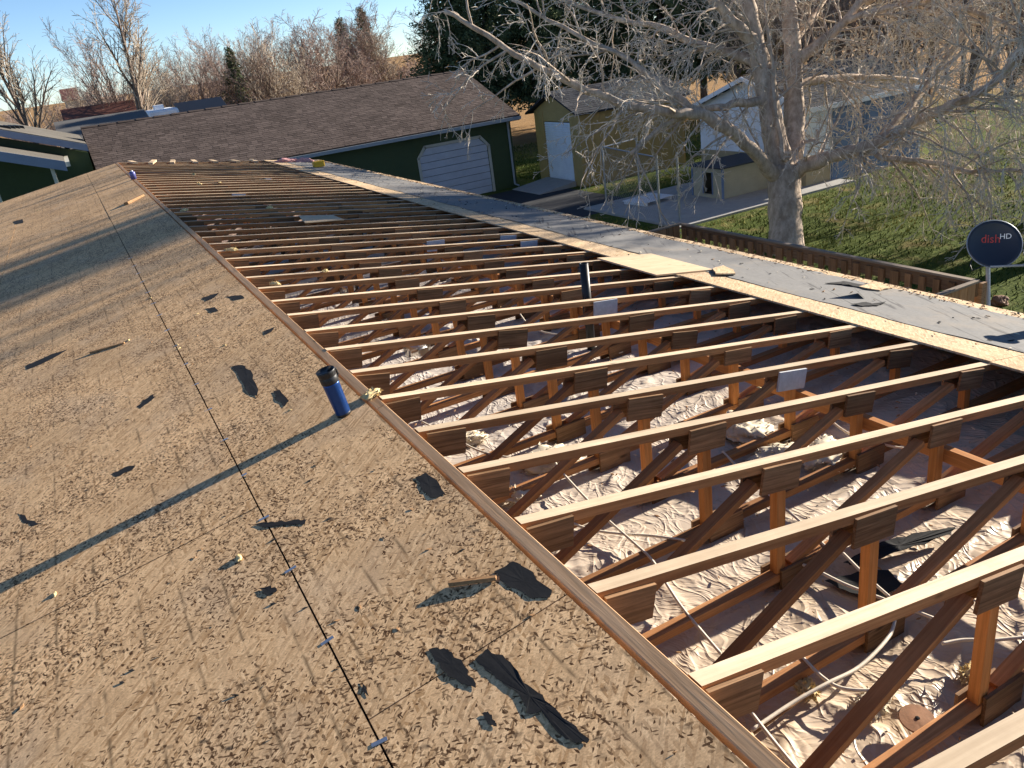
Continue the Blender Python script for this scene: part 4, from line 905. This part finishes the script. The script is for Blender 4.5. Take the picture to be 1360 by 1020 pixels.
SC = [  # (pixel outline, label)
    ([(569, 863), (590, 861), (600, 866), (622, 890), (632, 914), (612, 908), (585, 888)], 'short torn black felt scrap beside a longer felt strip'),
    ([(631, 876), (648, 862), (672, 876), (690, 900), (708, 915), (722, 926), (745, 950), (783, 982), (780, 988), (752, 982), (735, 960), (726, 942), (700, 948), (693, 930), (668, 908), (650, 892)], 'long ragged black felt strip lying on the sheathing'),
    ([(656, 760), (681, 746), (699, 755), (733, 784), (730, 794), (703, 794), (676, 780)], 'black felt scrap lying against the ridge board'),
    ([(552, 634), (566, 628), (584, 644), (592, 657), (574, 662), (560, 649)], 'small black felt scrap next to the ridge board, above the tumbler shadow'),
    ([(308, 487), (322, 485), (333, 492), (342, 515), (343, 528), (330, 522), (320, 505)], 'black felt scrap lying near the long panel seam'),
    ([(363, 520), (372, 518), (384, 533), (378, 540), (368, 533)], 'tiny grey-black felt scrap beside the blue tumbler'),
    ([(34, 486), (52, 478), (70, 470), (90, 464), (74, 474), (54, 484), (36, 491)], 'long narrow black felt sliver far from the ridge'),
    ([(148, 630), (165, 621), (180, 618), (176, 624), (156, 633)], 'black almond-shaped felt scrap near the tumbler shadow'),
    ([(24, 682), (30, 684), (38, 691), (52, 696), (44, 699), (30, 693)], 'small black curved felt scrap far down the bare slope'),
    ([(182, 541), (190, 532), (203, 524), (206, 527), (196, 536), (186, 543)], 'black leaf-shaped felt scrap lying between seam and panel edge'),
    ([(338, 697), (360, 693), (385, 692), (408, 690), (404, 697), (380, 697), (350, 701)], 'black strip of felt lying across the long panel seam'),
    ([(268, 396), (282, 391), (291, 389), (285, 395), (274, 400)], 'small black felt scrap, upper one of a pair near the ridge'),
    ([(272, 410), (286, 408), (290, 413), (280, 415)], 'small black felt scrap, lower one of a pair near the ridge'),
    ([(300, 394), (320, 392), (325, 396), (312, 399)], 'black felt scrap beside the ridge board midway along it'),
    ([(640, 948), (648, 945), (658, 958), (660, 965), (648, 962)], 'crumpled black bit below the long ragged felt strip'),
    ([(480, 905), (486, 912), (490, 925), (480, 918)], 'tiny black felt bit beside the panel seam'),
    ([(345, 782), (360, 778), (368, 785), (355, 792)], 'black felt smear left of the panel clip'),
    ([(18, 294), (30, 291), (31, 296), (20, 298)], 'black bit near the far left edge of the sheathing'),
    ([(350, 440), (366, 434), (360, 441), (352, 445)], 'thin black sliver beside the ridge board before the tumbler')]
for i, (p, lab) in enumerate(SC): scrap('felt_scrap', p, M_SCRAP, lab, 'felt scrap', 'black felt scraps', seed=i, curl=.0012 if i != 1 else .003, lift=.0004, th=.0008)
def stick(p, q, w, h, mat, name, lab, cat, surf=on_left, n=NL, lift=.002):
    a, b = surf(*p), surf(*q); d = (b - a).normalized(); s = n.cross(d) * w / 2; c = (a + b) / 2; L = (b - a) / 2
    o = MB().hexa([-L - s * .6 + n * lift, L - s + n * lift, L + s * .7 + n * lift, -L + s + n * lift, -L - s * .5 + n * (lift + h), L - s * .8 + n * (lift + h * .7), L + s * .6 + n * (lift + h * .6), -L + s * .9 + n * (lift + h)]).build(name, mat, None, loc=c); return tag(rim(o, .001), lab, cat)
stick((597, 779), (660, 769), .018, .014, M_STICK, 'wood_sliver', 'orange-edged wood sliver with its shadow near the ridge board', 'wood sliver')
stick((169, 272), (189, 261), .09, .035, M_STICK, 'board_offcut', 'short orange board offcut lying near the far end of the bare slope', 'board')
stick((120, 470), (166, 456), .02, .012, M_STICK, 'lath_strip', 'thin lath strip with yellow foam on the bare slope', 'lath')
M_FOAM = plain('yellow_insulation', (.62, .48, .24), .95, 0, .25, 25); M_FLUFF = plain('pale_insulation', (.66, .58, .44), .98, 0, .25, 18); M_PINK = plain('pink_insulation', (.62, .32, .30), .95, 0, .2, 20)
def clump(p, rx, ry, rz, mat, name, lab, cat, group=None, seed=0, n=NL, tufts=60):
    r = random.Random(seed); bm = bmesh.new(); bmesh.ops.create_icosphere(bm, subdivisions=3 if rx < .06 else 4, radius=1); M4 = frame_on(n, r.uniform(0, 6)).to_3x3(); mb = MB(); vs = []
    for v in bm.verts:
        k = 1 + .45 * noise.noise(v.co * 1.7 + Vector((seed, 0, 0))) + .25 * noise.noise(v.co * 4.5 + Vector((0, seed, 0))) + .1 * noise.noise(v.co * 11)
        q = v.co * k; vs.append(M4 @ Vector((q.x * rx, q.y * ry, max(q.z * rz, -rz * .25))) + n * rz * .25)
    mb.add(vs, [tuple(v.index for v in f.verts) for f in bm.faces]); bm.free()
    for i in range(tufts):
        a = vs[r.randrange(len(vs))]; d = (a.normalized() + rand_dir(r) * .8).normalized(); L = r.uniform(.12, .4) * min(rx, .06); s = d.cross(rand_dir(r)).normalized() * L * .35
        mb.add([a - s, a + s, a + d * L], [(0, 1, 2)])
    o = mb.build(name, mat, None, True, p); return tag(o, lab, cat, group)
for i, (px, py, s) in enumerate(((318, 742, .018), (73, 790, .012), (238, 463, .010), (236, 458, .01), (200, 396, .012), (171, 452, .014), (298, 459, .010), (262, 417, .009), (385, 545, .008), (50, 280, .014))):
    clump(on_left(px, py), s * 1.2, s * .5, s * .4, M_FOAM, 'foam_bit', 'small yellow foam crumb on the bare sheathing', 'foam bit', 'yellow foam crumbs on the sheathing', i + 3, NL, 14)
clump(Vector((-.02, Y0 + 5 * D + .05, H + .002)), .050, .030, .016, M_FOAM, 'foam_lump', 'pale yellow foam lump stuck on the ridge board beside the tumbler', 'foam', seed=5, n=Vector((0, 0, 1)))
up_ = Vector((0, 0, 1))
def on_top(k, px, py): return hit(px, py, NR, (0, 0, H))
for i, (px, py, s, lab) in enumerate(((366, 378, .05, 'ragged yellow foam hanging on a truss chord near the ridge board'), (432, 361, .045, 'tan foam strip lying on a truss chord'), (307, 333, .06, 'bright yellow foam strands near the ridge board'), (1008, 515, .012, 'tiny foam crumb on a truss chord'), (257, 232, .06, 'pale foam tuft on the far trusses'), (265, 245, .06, 'yellow foam tuft on the trusses near the gable end'), (292, 243, .05, 'small foam tuft beside another on the far trusses'), (358, 277, .07, 'orange-yellow foam heap on the far trusses'), (245, 280, .06, 'whitish foam tuft near the ridge far along'))):
    clump(on_right(px, py), s * .8, s * .4, s * .3, M_FOAM, 'foam_tuft', lab, 'foam', 'foam tufts on the trusses', i + 20, NR, 50)
zf = H - .715
for i, (px, py, s, lab) in enumerate(((735, 612, .12, 'big pale fluffy insulation heap beside the middle trusses'), (990, 575, .13, 'pale insulation clump torn out near the white gusset'), (1040, 605, .10, 'flattened pale insulation clump below a truss'), (1100, 610, .12, 'long pale insulation heap under the near trusses'), (685, 660, .07, 'cream insulation wad beside the ridge gusset'), (900, 470, .09, 'insulation clump in the shadow edge bays'), (620, 585, .08, 'pale insulation clump between the ridge gussets'), (1160, 935, .05, 'tan insulation patch beside the brown disc'), (1290, 895, .035, 'small yellow foam lump beside a truss post'), (1070, 915, .035, 'yellow foam crumb beside the cream cable'), (520, 430, .07, 'pale insulation tuft in the middle bays'), (610, 372, .08, 'pale insulation tuft in the far middle bays'))):
    clump(on_z(px, py, zf), s * 1.35, s * .8, s * .42, M_FLUFF if i < 8 or i > 9 else M_FOAM, 'insulation_clump', lab, 'insulation', 'torn insulation clumps', i + 50, up_, 260)
# loose litter in the bays, too small to count
def litter(name, lab, n, xr, yr, zfun, mats, smin, smax, seed, kindmat):
    r = random.Random(seed); mb = MB()
    for i in range(n):
        x, y = r.uniform(*xr), r.uniform(*yr); p = Vector((x, y, zfun(x, y))); a = r.uniform(0, 6.28); L = r.uniform(smin, smax); w = L * r.uniform(.15, .5); u = Vector((math.cos(a), math.sin(a), r.uniform(-.2, .2) if smax > .015 else -0.0)) * L; s = Vector((-math.sin(a), math.cos(a), r.uniform(-.2, .2) if smax > .015 else 0)) * w; h = Vector((0, 0, r.uniform(.002, .006) if smax > .015 else r.uniform(.0004, .0016)))
        m = r.randrange(len(mats)); mb.add([p - u, p + s, p + u, p - s, p - u * .8 + h, p + s * .8 + h, p + u * .7 + h, p - s * .7 + h], [(4, 5, 6, 7), (0, 1, 5, 4), (1, 2, 6, 5), (2, 3, 7, 6), (3, 0, 4, 7)], m)
    return tag(mb.build(name, mats), lab, 'litter', kind='stuff')
litter('bay_litter', 'wood chips and foam crumbs littering the plastic sheet between trusses', 1500, (.05, 3.4), (.4, 15), lambda x, y: H - .722 + .01 * rng.random(), [M_STICK, M_STICK, M_FASC, M_FLUFF], .004, .018, 4, None)
litter('eave_litter', 'needles and wood chips scattered along the eave edge of the grey felt', 1500, (3.93, 4.1), (YN, YF), lambda x, y: H - x * TZ + .016 + .003 * rng.random(), [M_STICK, M_FASC, M_FASC, M_SCRAP], .004, .02, 6, None)
litter('felt_litter', 'pale chips scattered over the grey felt and sheathing strip', 320, (3.0, 4.0), (1.5, YF), lambda x, y: H - x * TZ + .020, [M_STICK, M_SCRAP, M_FLUFF, M_SCRAP], .005, .022, 8, None)
litter('sheathing_litter', 'tiny dark crumbs and chips scattered over the bare sheathing', 900, (-2.6, -.12), (.6, 17), lambda x, y: H + x * TZ + .0005, [M_SCRAP, M_SCRAP, M_SCRAP, M_STICK], .003, .014, 9, None)

# cables
M_CAB = plain('cream_cable', (.66, .58, .46), .45, 0, .12, 20, .4)
CB = [([(735, 610), (748, 629), (795, 679), (842, 721), (866, 744), (888, 780), (910, 812), (957, 868)], 'cream cable snaking down past two bottom chords'),
      ([(751, 691), (783, 703), (825, 709), (870, 712), (910, 718)], 'cream cable running behind a diagonal near the ridge gusset'),
      ([(998, 970), (1050, 935), (1098, 908), (1142, 885), (1180, 846), (1189, 820)], 'cream cable curving up beside the near top chord'),
      ([(1066, 873), (1092, 899), (1119, 914), (1163, 916), (1200, 905)], 'short looped cream cable crossing another cable'),
      ([(989, 935), (1020, 975), (1057, 1020), (1090, 1060)], 'thin cream cable dropping beside the ridge board'),
      ([(1025, 738), (1072, 752), (1120, 775), (1166, 793), (1245, 823)], 'straight cream cable crossing behind an orange post'),
      ([(1251, 855), (1280, 850), (1320, 850), (1362, 846), (1420, 842)], 'pinkish cable lying near the shaded bay'),
      ([(1120, 735), (1150, 765), (1190, 800)], 'short cream cable next to a post foot'),
      ([(690, 416), (702, 431), (722, 441), (750, 446)], 'pale cable loop near the black vent pipe'),
      ([(1100, 556), (1130, 577), (1180, 592), (1215, 597)], 'pinkish cable running under the lateral brace'),
      ([(960, 600), (1000, 640), (1060, 690), (1110, 740)], 'long cream cable running between the orange posts'),
      ([(560, 560), (600, 580), (640, 600), (700, 612)], 'cream cable under the ridge end of the middle trusses')]
for i, (pp, lab) in enumerate(CB):
    w_ = [on_z(x, y, H - .672 + .012 * noise.noise((j * .8, i, 0))) for j, (x, y) in enumerate(pp)]; pts = []
    for j in range(len(w_) - 1):
        a, b, c, d = w_[max(j - 1, 0)], w_[j], w_[j + 1], w_[min(j + 2, len(w_) - 1)]
        for s in range(6): t = s / 6; pts.append(.5 * ((2 * b) + (c - a) * t + (2 * a - 5 * b + 4 * c - d) * t * t + (3 * b - a - 3 * c + d) * t ** 3))
    pts.append(w_[-1]); o0 = pts[0].copy(); o = MB().tube([p - o0 for p in pts], .0062, 7).build('cable', M_CAB, None, True, o0); tag(o, lab, 'cable', 'electrical cables in the attic')
# metal duct cans, disc, black film
M_TIN = Mat('shiny_tin').set(.28, 1.0, .5); M_TIN.color(M_TIN.mix(M_TIN.noise(20, M_TIN.vec()), (.55, .54, .52), (.72, .70, .66))); M_TIN = M_TIN.m
for (px, py, r, L, yaw, lab) in ((555, 470, .058, .16, .2, 'silver metal light can lying between middle trusses'), (462, 388, .05, .12, .1, 'smaller silver can lying in a bay beyond')):
    p = on_z(px, py, H - .69); t = empty('light_can', p, lab, 'light can'); t.rotation_euler = (0, 0, yaw)
    Mx = Matrix.Translation((0, 0, r + .0)) @ Matrix.Rotation(math.pi / 2, 4, 'Y')
    MB().lathe([(0, -L / 2), (r, -L / 2), (r, L / 2), (r * .93, L / 2), (r * .93, -L / 2 + .01)], 28, 0, Mx).build('can', M_TIN, t, True)
    MB().lathe([(r * 1.0, L / 2 - .012), (r * 1.12, L / 2), (r * 1.0, L / 2 + .004)], 28, 0, Mx).build('flange', M_TIN, t, True); MB().box(-.03, .04, -r * 1.5, -r * 1.05, .01, .06).build('junction_box', M_TIN, t)
p = on_z(1218, 956, H - .70); M_DISC = plain('rusty_brown_disc', (.34, .17, .085), .7, 0, .3, 30)
dsc = empty('round_cover', p, 'round rusty brown cover plate lying on the plastic sheet', 'cover plate'); dsc.rotation_euler = (.12, -.08, 0)
MB().lathe([(.006, 0), (.050, 0), (.052, .003), (.050, .007), (.007, .009), (.006, .0)], 40).build('plate', M_DISC, dsc); MB().lathe([(0, .002), (.0055, .002), (.0055, .011), (0, .012)], 12).build('screw', M_SCRAP, dsc)
scrap('black_film', [(1120, 752), (1150, 735), (1180, 722), (1225, 712), (1268, 704), (1262, 714), (1215, 730), (1180, 742), (1140, 757)], M_SCRAP, 'black plastic film strip lying across the near bays', 'plastic film', None, lambda x, y: on_z(x, y, H - .712), up_, .012, .02, .002, 77)
scrap('black_film', [(1095, 775), (1130, 790), (1170, 800), (1200, 780), (1180, 760), (1140, 762)], M_SCRAP, 'black plastic film patch in the bay beside an orange post', 'plastic film', None, lambda x, y: on_z(x, y, H - .722), up_, .008, .01, .002, 78)
scrap('wood_lath', [(998, 973), (1002, 978), (1075, 925), (1072, 920)], M_STICK, 'thin flat lath lying diagonally on the sheet', 'lath', None, lambda x, y: on_z(x, y, H - .70), up_, .004, .001, .006, 79, 2, .001)
# right slope things
scrap('plywood_sheet', [(397, 288), (441, 287), (457, 293), (405, 297)], M_PLY, 'pale plywood sheet resting on the far trusses', 'plywood sheet', None, on_right, NR, .004, .0, .011, 90, 2, .0)
scrap('osb_chunk', [(946, 362), (960, 358), (974, 364), (976, 369), (950, 369)], M_OSB2, 'small broken sheathing chunk lying on the grey felt', 'board chunk', None, on_right, NR, .022, .004, .012, 91, 3, .006)
scrap('osb_chunk', [(1140, 385), (1165, 379), (1182, 386), (1168, 390), (1152, 388)], M_OSB2, 'pale sheathing splinter near the eave edge', 'board chunk', None, on_right, NR, .018, .004, .008, 92, 3, .006)
fl = [on_right(1098, 396), on_right(1148, 400), on_right(1140, 392)]; tip = on_right(1127, 396) + Vector((0, 0, .11))
o = MB().add([fl[0] + NR * .018, fl[1] + NR * .018, tip, fl[2] + NR * .018, fl[1] + NR * .02 + Vector((.003, .004, 0)), tip + Vector((.003, .004, 0))], [(1, 2, 3), (4, 3, 5), (1, 4, 5, 2)]); o.v = [tuple(Vector(v) - fl[1]) for v in o.v]
tag(o.build('felt_flap', M_SCRAP, None, loc=fl[1]), 'torn black felt flap standing up from the grey felt', 'felt flap')
for i, (pp, lab) in enumerate((([(1095, 380), (1120, 377), (1150, 383), (1140, 385), (1112, 381)], 'dark torn felt curl behind the standing flap'), ([(1130, 408), (1150, 405), (1160, 408), (1176, 405), (1165, 410), (1145, 411)], 'dark torn felt curl in front of the standing flap'))): scrap('felt_curl', pp, M_SCRAP, lab, 'felt scrap', None, on_right, NR, .019, .012, .002, 60 + i)
p = on_right(424, 223) + NR * .02; rim(tag(MB().box(-.11, .11, -.08, .08, 0, .12).build('yellow_tool_case', plain('yellow_plastic', (.75, .42, .03), .5), None, loc=p), 'small yellow tool case on the far grey felt', 'tool case'), .02, 2)
clump(on_right(384, 216), .28, .16, .07, M_PINK, 'pink_insulation', 'pink insulation scrap at the far corner of the opening', 'insulation', seed=33, n=NR); clump(on_right(404, 216), .22, .14, .07, M_PINK, 'pink_insulation', 'smaller pink insulation scrap beside the far sheathing strip', 'insulation', seed=34, n=NR)
p = on_left(178, 238) + NL * .002; t = empty('small_canister', p, 'small purple-blue canister at the far end of the ridge board', 'canister'); m_c = plain('purple_can', (.10, .11, .30), .4, .3)
MB().lathe([(0, 0), (.045, 0), (.045, .10), (.035, .12), (0, .12)], 20).build('body', m_c, t, True); MB().lathe([(0, .12), (.02, .12), (.02, .135), (0, .135)], 14).build('cap', M_WHITE, t, True)
fp = Vector((4.0, 2.55, H - 4.0 * TZ)); t = empty('shadow_caster_flue', fp + NR * .013, 'grey metal flue pipe with cap, added out of view near the eave to cast a shadow', 'flue'); MB().lathe([(.055, -.05), (.055, .30), (.05, .30)], 20).build('pipe', M_GALV, t, True); MB().lathe([(0, .36), (.09, .33), (.09, .32), (0, .34)], 20).build('cap', M_GALV, t, True)  # unseen pipe, added only to throw a wedge of shadow onto the felt
for a in (0, 2.1, 4.2): MB().tube([(.052 * math.cos(a), .052 * math.sin(a), .29), (.06 * math.cos(a), .06 * math.sin(a), .335)], .006, 5).build('cap_leg', M_GALV, t)
p = on_z(1328, 404, .0); M_ST = plain('brown_stone', (.22, .11, .06), .8); clump(p, .16, .13, .11, M_ST, 'brown_stone', 'rounded brown stone on the lawn past the deck corner', 'stone', seed=3, n=up_, tufts=0)
# trees outside the picture whose shadows fall on the roof
for x, y, s, v in ((17.6, 9.2, 1.2, V_A), (20.5, 11.0, 1.3, V_A), (24.5, 9.9, 1.35, V_A)):
    t = empty('yard_tree', (x, y, 0), 'bare yard tree beyond the deck, casting streaks on the roof', 'tree', 'yard trees beyond the deck'); t.scale = (s, s, s); t.rotation_euler = (0, 0, x)
    for nm, me in zip(('trunk', 'crown'), v): link(bpy.data.objects.new(nm, me), t)
